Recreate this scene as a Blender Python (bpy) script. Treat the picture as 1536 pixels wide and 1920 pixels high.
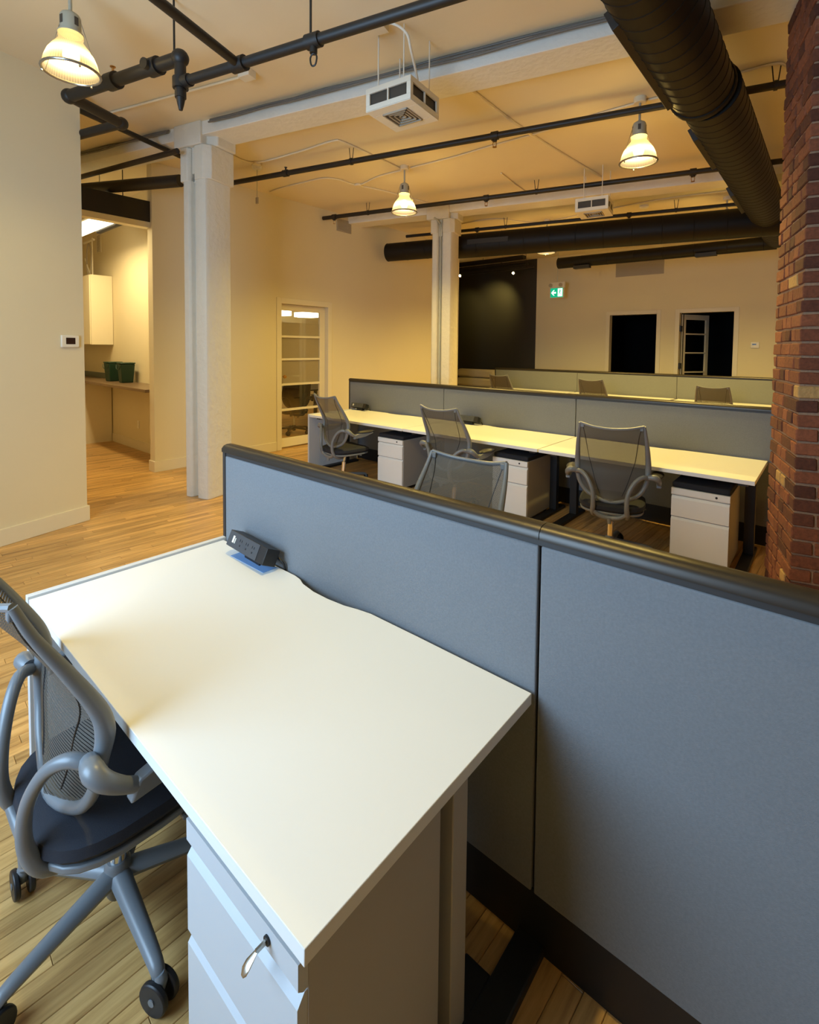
import bpy, bmesh, math, random
from mathutils import Vector, Matrix, Quaternion
random.seed(7)
for o in list(bpy.data.objects): bpy.data.objects.remove(o, do_unlink=True)
SC = bpy.context.scene
COL = SC.collection
pi = math.pi

# ------------------------------------------------------------------ camera
F_, CX, CY = 932.902, 763.695, 693.682
YAW, PITCH, ROLL = 0.708343, 0.0446413, 0.0101458
BA = math.radians(14.917)                 # the old building stands turned against the desks
CAMP = Vector((0, 0, 1.64))
cf = Vector((-math.sin(YAW)*math.cos(PITCH), math.cos(YAW)*math.cos(PITCH), -math.sin(PITCH)))
r0 = Vector((math.cos(YAW), math.sin(YAW), 0)); u0 = r0.cross(cf)
cr = r0*math.cos(ROLL) + u0*math.sin(ROLL); cu = cr.cross(cf)
cam_d = bpy.data.cameras.new('camera'); cam = bpy.data.objects.new('camera', cam_d); COL.objects.link(cam)
cam.matrix_world = Matrix(((cr.x, cu.x, -cf.x, CAMP.x), (cr.y, cu.y, -cf.y, CAMP.y), (cr.z, cu.z, -cf.z, CAMP.z), (0, 0, 0, 1)))
cam_d.sensor_fit = 'HORIZONTAL'; cam_d.sensor_width = 36; cam_d.lens = F_/1536*36
cam_d.shift_x = (768-CX)/1536; cam_d.shift_y = (CY-960)/1536; cam_d.clip_start = .02; cam_d.clip_end = 100
SC.camera = cam

# ------------------------------------------------------------------ world, big lights, exposure
SC.view_settings.view_transform = 'Standard'; SC.view_settings.look = 'None'
SC.view_settings.gamma = 1; SC.view_settings.use_curve_mapping = False
SC.view_settings.exposure = 0.0
W = bpy.data.worlds.new('world'); SC.world = W; W.use_nodes = True
W.node_tree.nodes['Background'].inputs[0].default_value = (.55, .72, 1, 1)
W.node_tree.nodes['Background'].inputs[1].default_value = .6
DAY = (.46, .71, 1.0); WARM = (1.0, .735, .195)
def area(name, loc, target, sx, sy, power, color):
    d = bpy.data.lights.new(name, 'AREA'); d.shape = 'RECTANGLE'; d.size = sx; d.size_y = sy; d.energy = power; d.color = color
    o = bpy.data.objects.new(name, d); COL.objects.link(o); o.location = loc
    o.rotation_euler = (Vector(target)-Vector(loc)).to_track_quat('-Z', 'Y').to_euler(); return o
WIN = (-3.0, -0.9, 0.95, 3.0)              # the daylight window behind the photographer: x0, x1, z0, z1
WINY = -1.3
area('window_daylight', ((WIN[0]+WIN[1])/2, WINY-.25, (WIN[2]+WIN[3])/2), ((WIN[0]+WIN[1])/2, 2, 1.6), WIN[1]-WIN[0], WIN[3]-WIN[2], 185, DAY)
LAMP_W = 265
def point(name, loc, power, color=WARM, rad=.05):
    d = bpy.data.lights.new(name, 'POINT'); d.energy = power; d.color = color; d.shadow_soft_size = rad
    o = bpy.data.objects.new(name, d); COL.objects.link(o); o.location = loc; return o
def spot(name, loc, target, power, color=WARM, size=60, blend=.9):
    d = bpy.data.lights.new(name, 'SPOT'); d.energy = power; d.color = color; d.spot_size = math.radians(size); d.spot_blend = blend; d.shadow_soft_size = .03
    o = bpy.data.objects.new(name, d); COL.objects.link(o); o.location = loc
    o.rotation_euler = (Vector(target)-Vector(loc)).to_track_quat('-Z', 'Y').to_euler(); return o

# ------------------------------------------------------------------ geometry of sight lines (turns a measured pixel into a point on a known plane)
def ray(x, y): return cr*((x-CX)/F_) - cu*((y-CY)/F_) + cf
def on(x, y, n, c):
    a = ray(x, y); n = Vector(n); return CAMP + a*((c-CAMP.dot(n))/a.dot(n))
def onz(x, y, z=0): return on(x, y, (0, 0, 1), z)
def ony(x, y, Y): return on(x, y, (0, 1, 0), Y)
def onx(x, y, X): return on(x, y, (1, 0, 0), X)
def px(p):
    q = Vector(p)-CAMP; z = q.dot(cf); return CX+F_*q.dot(cr)/z, CY-F_*q.dot(cu)/z, z
BX = Vector((math.cos(BA), math.sin(BA), 0)); BY = Vector((-math.sin(BA), math.cos(BA), 0))
def B(x, y, z=0): return BX*x + BY*y + Vector((0, 0, z))
def xb_at(pxx, c, z):
    lo, hi = -14, 4.5
    for _ in range(50):
        m = (lo+hi)/2
        if px(B(m, c, z))[0] < pxx: lo = m
        else: hi = m
    return (lo+hi)/2
MB = Matrix.Rotation(BA, 4, 'Z')

# ------------------------------------------------------------------ materials
def new_mat(name):
    m = bpy.data.materials.new(name); m.use_nodes = True; nt = m.node_tree
    return m, nt, nt.nodes, nt.links, nt.nodes['Principled BSDF']
def plain(name, col, rough=.5, metal=0, noise=0, nscale=8, bump=0, bscale=60, spec=.5):
    m, nt, N, L, b = new_mat(name)
    b.inputs['Base Color'].default_value = (*col, 1); b.inputs['Roughness'].default_value = rough
    b.inputs['Metallic'].default_value = metal; b.inputs['Specular IOR Level'].default_value = spec
    g = N.new('ShaderNodeNewGeometry')
    if noise:
        n = N.new('ShaderNodeTexNoise'); n.inputs['Scale'].default_value = nscale; n.inputs['Detail'].default_value = 4
        L.new(g.outputs['Position'], n.inputs['Vector'])
        r = N.new('ShaderNodeMix'); r.data_type = 'RGBA'
        r.inputs['A'].default_value = (*[c*(1-noise) for c in col], 1); r.inputs['B'].default_value = (*[min(1, c*(1+noise)) for c in col], 1)
        L.new(n.outputs['Fac'], r.inputs['Factor']); L.new(r.outputs['Result'], b.inputs['Base Color'])
    if bump:
        n2 = N.new('ShaderNodeTexNoise'); n2.inputs['Scale'].default_value = bscale; n2.inputs['Detail'].default_value = 3
        L.new(g.outputs['Position'], n2.inputs['Vector'])
        bp = N.new('ShaderNodeBump'); bp.inputs['Strength'].default_value = bump; bp.inputs['Distance'].default_value = .01
        L.new(n2.outputs['Fac'], bp.inputs['Height']); L.new(bp.outputs['Normal'], b.inputs['Normal'])
    return m
def emit(name, col, s):
    m, nt, N, L, b = new_mat(name)
    b.inputs['Base Color'].default_value = (*col, 1); b.inputs['Emission Color'].default_value = (*col, 1); b.inputs['Emission Strength'].default_value = s
    return m
M = {}
M['wall'] = plain('wall_paint', (.74, .66, .47), .75, noise=.02, nscale=2, bump=.04, bscale=90, spec=.25)
M['ceiling'] = plain('ceiling_paint', (.78, .68, .49), .8, noise=.05, nscale=1.3, bump=.35, bscale=5, spec=.2)
M['trimwhite'] = plain('trim_paint', (.76, .69, .53), .45, noise=.02)
M['column'] = plain('column_paint', (.70, .665, .58), .6, noise=.04, nscale=14, bump=.9, bscale=16, spec=.3)
M['beam'] = plain('beam_paint', (.76, .74, .68), .6, noise=.05, nscale=9, bump=.5, bscale=20, spec=.3)
M['darkwall'] = plain('charcoal_paint', (.035, .033, .028), .55, bump=.05)
M['unlitroom'] = plain('unlit_room_shade', (.01, .01, .01), .9, spec=.1)  # lack of light in the far rooms, put into the wall colour
M['laminate'] = plain('white_laminate', (.83, .83, .81), .38, spec=.4)
M['edge'] = plain('white_edge_band', (.74, .76, .80), .4)
M['greywhite'] = plain('pale_grey_powdercoat', (.66, .68, .70), .5)
M['pedside'] = plain('grey_powdercoat', (.42, .40, .37), .5)
M['black'] = plain('black_plastic', (.012, .012, .014), .45)
M['blackmetal'] = plain('black_powdercoat', (.012, .011, .011), .5)
M['cushion'] = plain('black_fabric', (.012, .014, .022), .85, noise=.3, nscale=300, bump=.2, bscale=600)
M['pipe'] = plain('black_pipe_paint', (.012, .010, .009), .5, noise=.2, nscale=30)
M['duct'] = plain('black_duct_paint', (.007, .006, .005), .5, noise=.12, nscale=6, spec=.25)
M['brass'] = plain('brass', (.55, .32, .12), .35, metal=1)
M['chrome'] = plain('chrome', (.8, .8, .8), .12, metal=1)
M['silver'] = plain('silver_grey_plastic', (.17, .185, .20), .36, spec=.6)
M['cap'] = plain('bronze_cap', (.05, .042, .035), .36, metal=.55)
M['frame'] = plain('partition_frame', (.03, .028, .028), .5)
M['lampgrey'] = plain('lamp_housing_grey', (.45, .45, .38), .45, metal=.3)
M['rim'] = plain('lamp_rim', (.35, .32, .28), .3, metal=.8)
M['heater'] = plain('heater_enamel', (.78, .74, .64), .45)
M['grilledark'] = plain('grille_dark', (.06, .05, .04), .6)
M['grey'] = plain('vent_grey', (.42, .37, .29), .6)
M['green'] = plain('green_bin_plastic', (.004, .035, .02), .45)
M['counter'] = plain('counter_laminate', (.20, .13, .075), .3, noise=.2, nscale=20)
M['counterdark'] = plain('counter_backsplash', (.09, .11, .08), .35)
M['cab'] = plain('cabinet_cream', (.80, .73, .56), .5)
M['sofa'] = plain('beige_upholstery', (.6, .52, .38), .9, noise=.25, nscale=160, bump=.5, bscale=200)
M['tube'] = emit('fluorescent_tube', (1, .87, .55), 9)
M['panel'] = emit('lit_diffuser', (1, .9, .62), 5)
M['bulb'] = emit('bulb', (1, .83, .5), 8)
M['spotbulb'] = emit('spot_bulb', (1, .72, .3), 60)
M['signgreen'] = emit('sign_green', (.0, .42, .22), .9)
M['signwhite'] = emit('sign_white', (.75, 1, .85), 1.6)
M['screen'] = plain('dark_screen', (.03, .012, .01), .25)
M['white'] = plain('white_plastic', (.82, .78, .68), .4)
M['bluereflection'] = plain('blue_reflection_colour', (.25, .42, .72), .2)  # blue of the reflection by the power strip, as a surface colour
M['mortar'] = plain('mortar', (.34, .21, .13), .9, noise=.25, nscale=60, bump=.6, bscale=90)
M['pedwhite'] = plain('pedestal_white', (.55, .57, .59), .45)
M['key'] = plain('key_steel', (.5, .48, .42), .25, metal=1)

def fabric():
    m, nt, N, L, b = new_mat('blue_grey_fabric'); g = N.new('ShaderNodeNewGeometry')
    n = N.new('ShaderNodeTexNoise'); n.inputs['Scale'].default_value = 160; n.inputs['Detail'].default_value = 2
    n2 = N.new('ShaderNodeTexNoise'); n2.inputs['Scale'].default_value = 700
    L.new(g.outputs['Position'], n.inputs['Vector']); L.new(g.outputs['Position'], n2.inputs['Vector'])
    r = N.new('ShaderNodeMix'); r.data_type = 'RGBA'
    r.inputs['A'].default_value = (.172, .177, .184, 1); r.inputs['B'].default_value = (.228, .235, .244, 1)
    ad = N.new('ShaderNodeMath'); ad.operation = 'ADD'; ad.inputs[1].default_value = 0
    L.new(n.outputs['Fac'], ad.inputs[0]); L.new(ad.outputs[0], r.inputs['Factor'])
    L.new(r.outputs['Result'], b.inputs['Base Color'])
    bp = N.new('ShaderNodeBump'); bp.inputs['Strength'].default_value = .35; bp.inputs['Distance'].default_value = .002
    L.new(n2.outputs['Fac'], bp.inputs['Height']); L.new(bp.outputs['Normal'], b.inputs['Normal'])
    b.inputs['Roughness'].default_value = .95; b.inputs['Specular IOR Level'].default_value = .15
    b.inputs['Sheen Weight'].default_value = .15
    return m
M['fabric'] = fabric()

def mesh_mat(name, col, pitch=.0085, duty=.74):
    m, nt, N, L, b = new_mat(name)
    b.inputs['Base Color'].default_value = (*col, 1); b.inputs['Roughness'].default_value = .6
    tc = N.new('ShaderNodeTexCoord'); sep = N.new('ShaderNodeSeparateXYZ'); L.new(tc.outputs['Object'], sep.inputs[0])
    mul = N.new('ShaderNodeMath'); mul.operation = 'MULTIPLY'; mul.inputs[1].default_value = 1/pitch; L.new(sep.outputs['Z'], mul.inputs[0])
    fr = N.new('ShaderNodeMath'); fr.operation = 'FRACT'; L.new(mul.outputs[0], fr.inputs[0])
    gt = N.new('ShaderNodeMath'); gt.operation = 'LESS_THAN'; gt.inputs[1].default_value = duty; L.new(fr.outputs[0], gt.inputs[0])
    tr = N.new('ShaderNodeBsdfTransparent'); mx = N.new('ShaderNodeMixShader')
    L.new(gt.outputs[0], mx.inputs[0]); L.new(tr.outputs[0], mx.inputs[1]); L.new(b.outputs[0], mx.inputs[2])
    L.new(mx.outputs[0], N['Material Output'].inputs[0]); return m
M['mesh'] = mesh_mat('woven_back_mesh', (.075, .07, .062))

M['meshfine'] = mesh_mat('fine_woven_mesh', (.085, .078, .066), .003, .84)
def wood():
    m, nt, N, L, b = new_mat('maple_strip_floor'); g = N.new('ShaderNodeNewGeometry'); oi = N.new('ShaderNodeObjectInfo')
    add = N.new('ShaderNodeMath'); add.operation = 'ADD'; L.new(g.outputs['Random Per Island'], add.inputs[0]); L.new(oi.outputs['Random'], add.inputs[1])
    fr = N.new('ShaderNodeMath'); fr.operation = 'FRACT'; L.new(add.outputs[0], fr.inputs[0])
    rot = N.new('ShaderNodeMapping'); rot.inputs['Rotation'].default_value = (0, 0, math.radians(3)); L.new(g.outputs['Position'], rot.inputs['Vector'])
    off = N.new('ShaderNodeCombineXYZ'); mm = N.new('ShaderNodeMath'); mm.operation = 'MULTIPLY'; mm.inputs[1].default_value = 37; L.new(fr.outputs[0], mm.inputs[0])
    L.new(mm.outputs[0], off.inputs['Z'])
    va = N.new('ShaderNodeVectorMath'); L.new(rot.outputs[0], va.inputs[0]); L.new(off.outputs[0], va.inputs[1])
    sc = N.new('ShaderNodeVectorMath'); sc.operation = 'MULTIPLY'; sc.inputs[1].default_value = (34, 2.2, 6); L.new(va.outputs[0], sc.inputs[0])
    n = N.new('ShaderNodeTexNoise'); n.inputs['Scale'].default_value = 1; n.inputs['Detail'].default_value = 6; n.inputs['Roughness'].default_value = .65; L.new(sc.outputs[0], n.inputs['Vector'])
    cr_ = N.new('ShaderNodeValToRGB'); e = cr_.color_ramp.elements
    e[0].position = .28; e[0].color = (.30, .15, .045, 1); e[1].position = .72; e[1].color = (.74, .46, .18, 1)
    k = e.new(.5); k.color = (.56, .33, .115, 1)
    L.new(n.outputs['Fac'], cr_.inputs[0])
    tint = N.new('ShaderNodeMapRange'); tint.inputs['To Min'].default_value = .78; tint.inputs['To Max'].default_value = 1.16; L.new(fr.outputs[0], tint.inputs['Value'])
    ml = N.new('ShaderNodeVectorMath'); ml.operation = 'SCALE'; L.new(cr_.outputs[0], ml.inputs[0]); L.new(tint.outputs[0], ml.inputs['Scale'])
    L.new(ml.outputs[0], b.inputs['Base Color'])
    b.inputs['Roughness'].default_value = .33
    bp = N.new('ShaderNodeBump'); bp.inputs['Strength'].default_value = .12; bp.inputs['Distance'].default_value = .003; L.new(n.outputs['Fac'], bp.inputs['Height']); L.new(bp.outputs['Normal'], b.inputs['Normal'])
    return m
M['wood'] = wood()
def brickmat():
    m, nt, N, L, b = new_mat('old_red_brick'); g = N.new('ShaderNodeNewGeometry'); oi = N.new('ShaderNodeObjectInfo')
    add = N.new('ShaderNodeMath'); add.operation = 'ADD'; L.new(g.outputs['Random Per Island'], add.inputs[0]); L.new(oi.outputs['Random'], add.inputs[1])
    fr = N.new('ShaderNodeMath'); fr.operation = 'FRACT'; L.new(add.outputs[0], fr.inputs[0])
    n = N.new('ShaderNodeTexNoise'); n.inputs['Scale'].default_value = 45; n.inputs['Detail'].default_value = 5; n.inputs['Roughness'].default_value = .7; L.new(g.outputs['Position'], n.inputs['Vector'])
    cr_ = N.new('ShaderNodeValToRGB'); e = cr_.color_ramp.elements
    e[0].position = 0; e[0].color = (.085, .028, .016, 1); e[1].position = 1; e[1].color = (.27, .092, .043, 1)
    k = e.new(.35); k.color = (.18, .058, .028, 1); k = e.new(.7); k.color = (.22, .073, .034, 1)
    L.new(fr.outputs[0], cr_.inputs[0])
    mr = N.new('ShaderNodeMapRange'); mr.inputs['From Min'].default_value = .3; mr.inputs['From Max'].default_value = .7; mr.inputs['To Min'].default_value = .65; mr.inputs['To Max'].default_value = 1.2; L.new(n.outputs['Fac'], mr.inputs['Value'])
    ml = N.new('ShaderNodeVectorMath'); ml.operation = 'SCALE'; L.new(cr_.outputs[0], ml.inputs[0]); L.new(mr.outputs[0], ml.inputs['Scale'])
    L.new(ml.outputs[0], b.inputs['Base Color']); b.inputs['Roughness'].default_value = .9
    bp = N.new('ShaderNodeBump'); bp.inputs['Strength'].default_value = .7; bp.inputs['Distance'].default_value = .006; L.new(n.outputs['Fac'], bp.inputs['Height']); L.new(bp.outputs['Normal'], b.inputs['Normal'])
    return m
M['brick'] = brickmat()
M['buffbrick'] = plain('buff_brick', (.42, .26, .10), .9, noise=.3, nscale=50, bump=.6, bscale=60)
def glassmat():
    m, nt, N, L, b = new_mat('clear_glass'); 
    tr = N.new('ShaderNodeBsdfTransparent'); gl = N.new('ShaderNodeBsdfGlossy'); gl.inputs['Roughness'].default_value = .02
    mx = N.new('ShaderNodeMixShader'); mx.inputs[0].default_value = .06
    L.new(tr.outputs[0], mx.inputs[1]); L.new(gl.outputs[0], mx.inputs[2]); L.new(mx.outputs[0], N['Material Output'].inputs[0]); return m
M['glass'] = glassmat()
def filmmat():
    m, nt, N, L, b = new_mat('frosted_film')
    tl = N.new('ShaderNodeBsdfTranslucent'); tl.inputs[0].default_value = (.75, .68, .52, 1); df = N.new('ShaderNodeBsdfDiffuse'); df.inputs[0].default_value = (.5, .45, .34, 1)
    mx = N.new('ShaderNodeMixShader'); mx.inputs[0].default_value = .45
    L.new(tl.outputs[0], mx.inputs[1]); L.new(df.outputs[0], mx.inputs[2]); L.new(mx.outputs[0], N['Material Output'].inputs[0]); return m
M['film'] = filmmat()
def shademat():
    m, nt, N, L, b = new_mat('prismatic_lamp_glass')
    tc = N.new('ShaderNodeTexCoord'); sep = N.new('ShaderNodeSeparateXYZ'); L.new(tc.outputs['Object'], sep.inputs[0])
    at = N.new('ShaderNodeMath'); at.operation = 'ARCTAN2'; L.new(sep.outputs['Y'], at.inputs[0]); L.new(sep.outputs['X'], at.inputs[1])
    mu = N.new('ShaderNodeMath'); mu.operation = 'MULTIPLY'; mu.inputs[1].default_value = 64; L.new(at.outputs[0], mu.inputs[0])
    si = N.new('ShaderNodeMath'); si.operation = 'SINE'; L.new(mu.outputs[0], si.inputs[0])
    mr = N.new('ShaderNodeMapRange'); mr.inputs['From Min'].default_value = -1; mr.inputs['To Min'].default_value = .75; mr.inputs['To Max'].default_value = 1.15; L.new(si.outputs[0], mr.inputs['Value'])
    em = N.new('ShaderNodeEmission'); em.inputs[0].default_value = (1, .70, .30, 1)
    sb = N.new('ShaderNodeMath'); sb.operation = 'SUBTRACT'; sb.inputs[1].default_value = .085; L.new(sep.outputs['Z'], sb.inputs[0])
    sq = N.new('ShaderNodeMath'); sq.operation = 'MULTIPLY'; L.new(sb.outputs[0], sq.inputs[0]); L.new(sb.outputs[0], sq.inputs[1])
    s2 = N.new('ShaderNodeMath'); s2.operation = 'MULTIPLY'; s2.inputs[1].default_value = -1/(2*.025**2); L.new(sq.outputs[0], s2.inputs[0])
    ex = N.new('ShaderNodeMath'); ex.operation = 'EXPONENT'; L.new(s2.outputs[0], ex.inputs[0])
    ma = N.new('ShaderNodeMath'); ma.operation = 'MULTIPLY_ADD'; ma.inputs[1].default_value = 5; L.new(ex.outputs[0], ma.inputs[0]); L.new(mr.outputs[0], ma.inputs[2])
    L.new(ma.outputs[0], em.inputs[1])
    tr = N.new('ShaderNodeBsdfTransparent'); tr.inputs[0].default_value = (1, .9, .7, 1)
    tl = N.new('ShaderNodeBsdfTranslucent'); tl.inputs[0].default_value = (1, .85, .55, 1)
    m1 = N.new('ShaderNodeMixShader'); m1.inputs[0].default_value = .12; L.new(tr.outputs[0], m1.inputs[1]); L.new(tl.outputs[0], m1.inputs[2])
    m2 = N.new('ShaderNodeMixShader'); m2.inputs[0].default_value = .72; L.new(m1.outputs[0], m2.inputs[1]); L.new(em.outputs[0], m2.inputs[2])
    L.new(m2.outputs[0], N['Material Output'].inputs[0]); return m
M['shade'] = shademat()

# ------------------------------------------------------------------ mesh helpers
class G:
    def __init__(s): s.bm = bmesh.new()
    def box(s, a, b, mat=None):
        a, b = Vector(a), Vector(b); c = (a+b)/2; d = b-a
        m = Matrix.Translation(c) @ Matrix.Diagonal((abs(d.x), abs(d.y), abs(d.z), 1))
        if mat is not None: m = mat @ m
        bmesh.ops.create_cube(s.bm, size=1, matrix=m); return s
    def bar(s, p, q, w, h):
        p, q = Vector(p), Vector(q); d = q-p; L = d.length
        x = d.normalized(); up = Vector((0, 0, 1)) if abs(x.z) < .95 else Vector((0, 1, 0)); y = up.cross(x).normalized(); z = x.cross(y)
        m = Matrix((( x.x, y.x, z.x, (p.x+q.x)/2), (x.y, y.y, z.y, (p.y+q.y)/2), (x.z, y.z, z.z, (p.z+q.z)/2), (0, 0, 0, 1))) @ Matrix.Diagonal((L, w, h, 1))
        bmesh.ops.create_cube(s.bm, size=1, matrix=m); return s
    def tube(s, pts, r, n=10, sub=5, closed=False, flat=1.0):
        pts = [Vector(p) for p in pts]; k = len(pts)
        rs = list(r) if isinstance(r, (list, tuple)) else [r]*k
        P, R = [], []
        if k > 2 and sub > 1:
            seg = k if closed else k-1
            for i in range(seg):
                g = lambda j: pts[j % k] if closed else pts[max(0, min(k-1, j))]
                a, b, c, d = g(i-1), g(i), g(i+1), g(i+2)
                ra, rb = rs[i % k], rs[(i+1) % k]
                for t in range(sub):
                    t = t/sub
                    P.append(.5*((2*b)+(c-a)*t+(2*a-5*b+4*c-d)*t*t+(3*b-a-3*c+d)*t**3)); R.append(ra+(rb-ra)*t)
            if not closed: P.append(pts[-1]); R.append(rs[-1])
        else: P, R = pts, rs
        m = len(P); rings = []; nrm = None
        for i in range(m):
            if closed: t = P[(i+1) % m]-P[i-1]
            else: t = P[min(m-1, i+1)]-P[max(0, i-1)]
            t.normalize()
            if nrm is None:
                up = Vector((0, 0, 1)) if abs(t.z) < .9 else Vector((0, 1, 0)); nrm = t.cross(up).normalized()
            nrm = (nrm-t*nrm.dot(t)).normalized(); bi = t.cross(nrm)
            rings.append([s.bm.verts.new(P[i]+(nrm*math.cos(2*pi*j/n)+bi*flat*math.sin(2*pi*j/n))*R[i]) for j in range(n)])
        rng = m if closed else m-1
        for i in range(rng):
            A, Bq = rings[i], rings[(i+1) % m]
            for j in range(n): s.bm.faces.new((A[j], A[(j+1) % n], Bq[(j+1) % n], Bq[j]))
        if not closed:
            s.bm.faces.new(rings[0][::-1]); s.bm.faces.new(rings[-1])
        return s
    def cyl(s, p, q, r, n=16): return s.tube([p, q], r, n, 1)
    def lathe(s, prof, n=32, mat=None, caps=True):
        rings = []
        for (r, z) in prof:
            ring = []
            for j in range(n):
                v = Vector((r*math.cos(2*pi*j/n), r*math.sin(2*pi*j/n), z))
                if mat is not None: v = mat @ v
                ring.append(s.bm.verts.new(v))
            rings.append(ring)
        for A, Bq in zip(rings, rings[1:]):
            for j in range(n): s.bm.faces.new((A[j], A[(j+1) % n], Bq[(j+1) % n], Bq[j]))
        if caps:
            s.bm.faces.new(rings[0][::-1]); s.bm.faces.new(rings[-1])
        return s
    def prism(s, poly, z0, z1, mat=None, f=None):
        f = f or (lambda x, y, z: Vector((x, y, z)))
        T = (lambda v: mat @ v) if mat is not None else (lambda v: v)
        a = [s.bm.verts.new(T(f(x, y, z0))) for x, y in poly]; b = [s.bm.verts.new(T(f(x, y, z1))) for x, y in poly]
        s.bm.faces.new(a[::-1]); s.bm.faces.new(b); k = len(poly)
        for i in range(k): s.bm.faces.new((a[i], a[(i+1) % k], b[(i+1) % k], b[i]))
        return s
    def done(s, name, mat, parent=None, loc=(0, 0, 0), bevel=0, smooth=True, ang=40, label=None):
        bmesh.ops.recalc_face_normals(s.bm, faces=s.bm.faces)
        me = bpy.data.meshes.new(name); s.bm.to_mesh(me); s.bm.free(); me.materials.append(mat)
        if smooth:
            me.polygons.foreach_set('use_smooth', [True]*len(me.polygons)); me.set_sharp_from_angle(angle=math.radians(ang))
        o = bpy.data.objects.new(name, me); COL.objects.link(o); o.location = loc
        if parent: o.parent = parent
        if bevel:
            bv = o.modifiers.new('bevel', 'BEVEL'); bv.width = bevel; bv.segments = 2; bv.limit_method = 'ANGLE'
        if label: o['label'] = label
        return o
def tag(o, label, cat, group=None):
    o['label'] = label; o['category'] = cat
    if group: o['group'] = group
    return o
def thing(name, label, cat, loc=(0, 0, 0), rz=0, group=None):
    o = bpy.data.objects.new(name, None); COL.objects.link(o); o.location = loc; o.rotation_euler = (0, 0, rz); o.empty_display_size = .1
    return tag(o, label, cat, group)
def struct(o, label=None):
    o['kind'] = 'structure'
    if label: o['label'] = label
    return o
def dup(root, loc, rz, label, group=None):
    def cp(o, parent):
        c = o.copy(); COL.objects.link(c)
        if parent is not None: c.parent = parent
        for ch in kids[o]: cp(ch, c)
        return c
    kids = {}
    def walk(o):
        kids[o] = list(o.children)
        for ch in kids[o]: walk(ch)
    walk(root)
    r = cp(root, None); r.location = loc; r.rotation_euler = (0, 0, rz); r['label'] = label
    if group: r['group'] = group
    return r

# ================================================================== THE ROOM
CZ = 3.95
floor = struct(G().box((-13, -3, -.12), (5, 13.5, -.012)).done('floor', M['mortar'], smooth=False), 'narrow strip hardwood floor of honey coloured boards')
ceiling = struct(G().box((-13, -3, CZ), (5, 13.5, CZ+.15)).done('ceiling', M['ceiling'], smooth=False), 'painted concrete ceiling, cream')
# floor boards
du = Vector((math.sin(math.radians(3)), math.cos(math.radians(3)), 0)); dv = Vector((du.y, -du.x, 0))
bw = .0575
boards = []
rnd = random.Random(3)
for i in range(-195, 40):
    t = -3.0 - rnd.random()*1.2
    while t < 12.4:
        L = rnd.choice((.45, .6, .8, 1.0, 1.25, 1.5)); c = dv*(i*bw) + du*(t+L/2)
        if -11.2 < c.x < 2.2 and -2.2 < c.y < 12.2: boards.append((c, L))
        t += L
def score(c, L):
    x, y, z = px((c.x, c.y, 0))
    if z < .3: return 0
    if not (-120 < x < 1650 and 500 < y < 2060): return 0
    if c.x > -1.0 and c.y < 1.15: 
        if y < 1660: return 0
    if c.y > 1.25 and c.x > -2.3: return 0
    w = Vector((c.x, c.y, 0)) - B(-4.666, 0); 
    if w.dot(BX) < 0 and w.dot(BY) < 2.84: return 0
    return L/(z*z)
boards.sort(key=lambda b: -score(*b))
bm_cache = {}
def boardmesh(L):
    if L not in bm_cache:
        g = G(); w = bw/2-.0006; l = L/2-.0006; e = .0013
        A = [(-w, -l), (w, -l), (w, l), (-w, l)]; Bq = [(-w+e, -l+e), (w-e, -l+e), (w-e, l-e), (-w+e, l-e)]
        v0 = [g.bm.verts.new((x, y, -.012)) for x, y in A]; v1 = [g.bm.verts.new((x, y, -.0016)) for x, y in A]; v2 = [g.bm.verts.new((x, y, 0)) for x, y in Bq]
        for p, q in ((v0, v1), (v1, v2)):
            for k in range(4): g.bm.faces.new((p[k], p[(k+1) % 4], q[(k+1) % 4], q[k]))
        g.bm.faces.new(v2); g.bm.faces.new(v0[::-1])
        bmesh.ops.recalc_face_normals(g.bm, faces=g.bm.faces)
        me = bpy.data.meshes.new('floorboard'); g.bm.to_mesh(me); g.bm.free(); me.materials.append(M['wood']); bm_cache[L] = me
    return bm_cache[L]
for c, L in boards[:300]:
    o = bpy.data.objects.new('floorboard', boardmesh(L)); COL.objects.link(o); o.location = c; o.rotation_euler = (0, 0, -math.radians(3)); o.parent = floor
V, Fc = [], []
for c, L in boards[300:]:
    k = len(V); w = bw/2-.0006; l = L/2-.0006; e = .0013
    for z, ee in ((-.012, 0), (-.0016, 0), (0, e)):
        for a, b_ in ((-w+ee, -l+ee), (w-ee, -l+ee), (w-ee, l-ee), (-w+ee, l-ee)):
            p = c+dv*a+du*b_; V.append((p.x, p.y, z))
    for s in (0, 4):
        for j in range(4): Fc.append((k+s+j, k+s+(j+1) % 4, k+s+4+(j+1) % 4, k+s+4+j))
    Fc.append((k+8, k+9, k+10, k+11))
me = bpy.data.meshes.new('floorboards'); me.from_pydata(V, [], Fc); me.materials.append(M['wood'])
rest = bpy.data.objects.new('floorboards', me); COL.objects.link(rest); rest.parent = floor; rest['kind'] = 'stuff'

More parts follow.
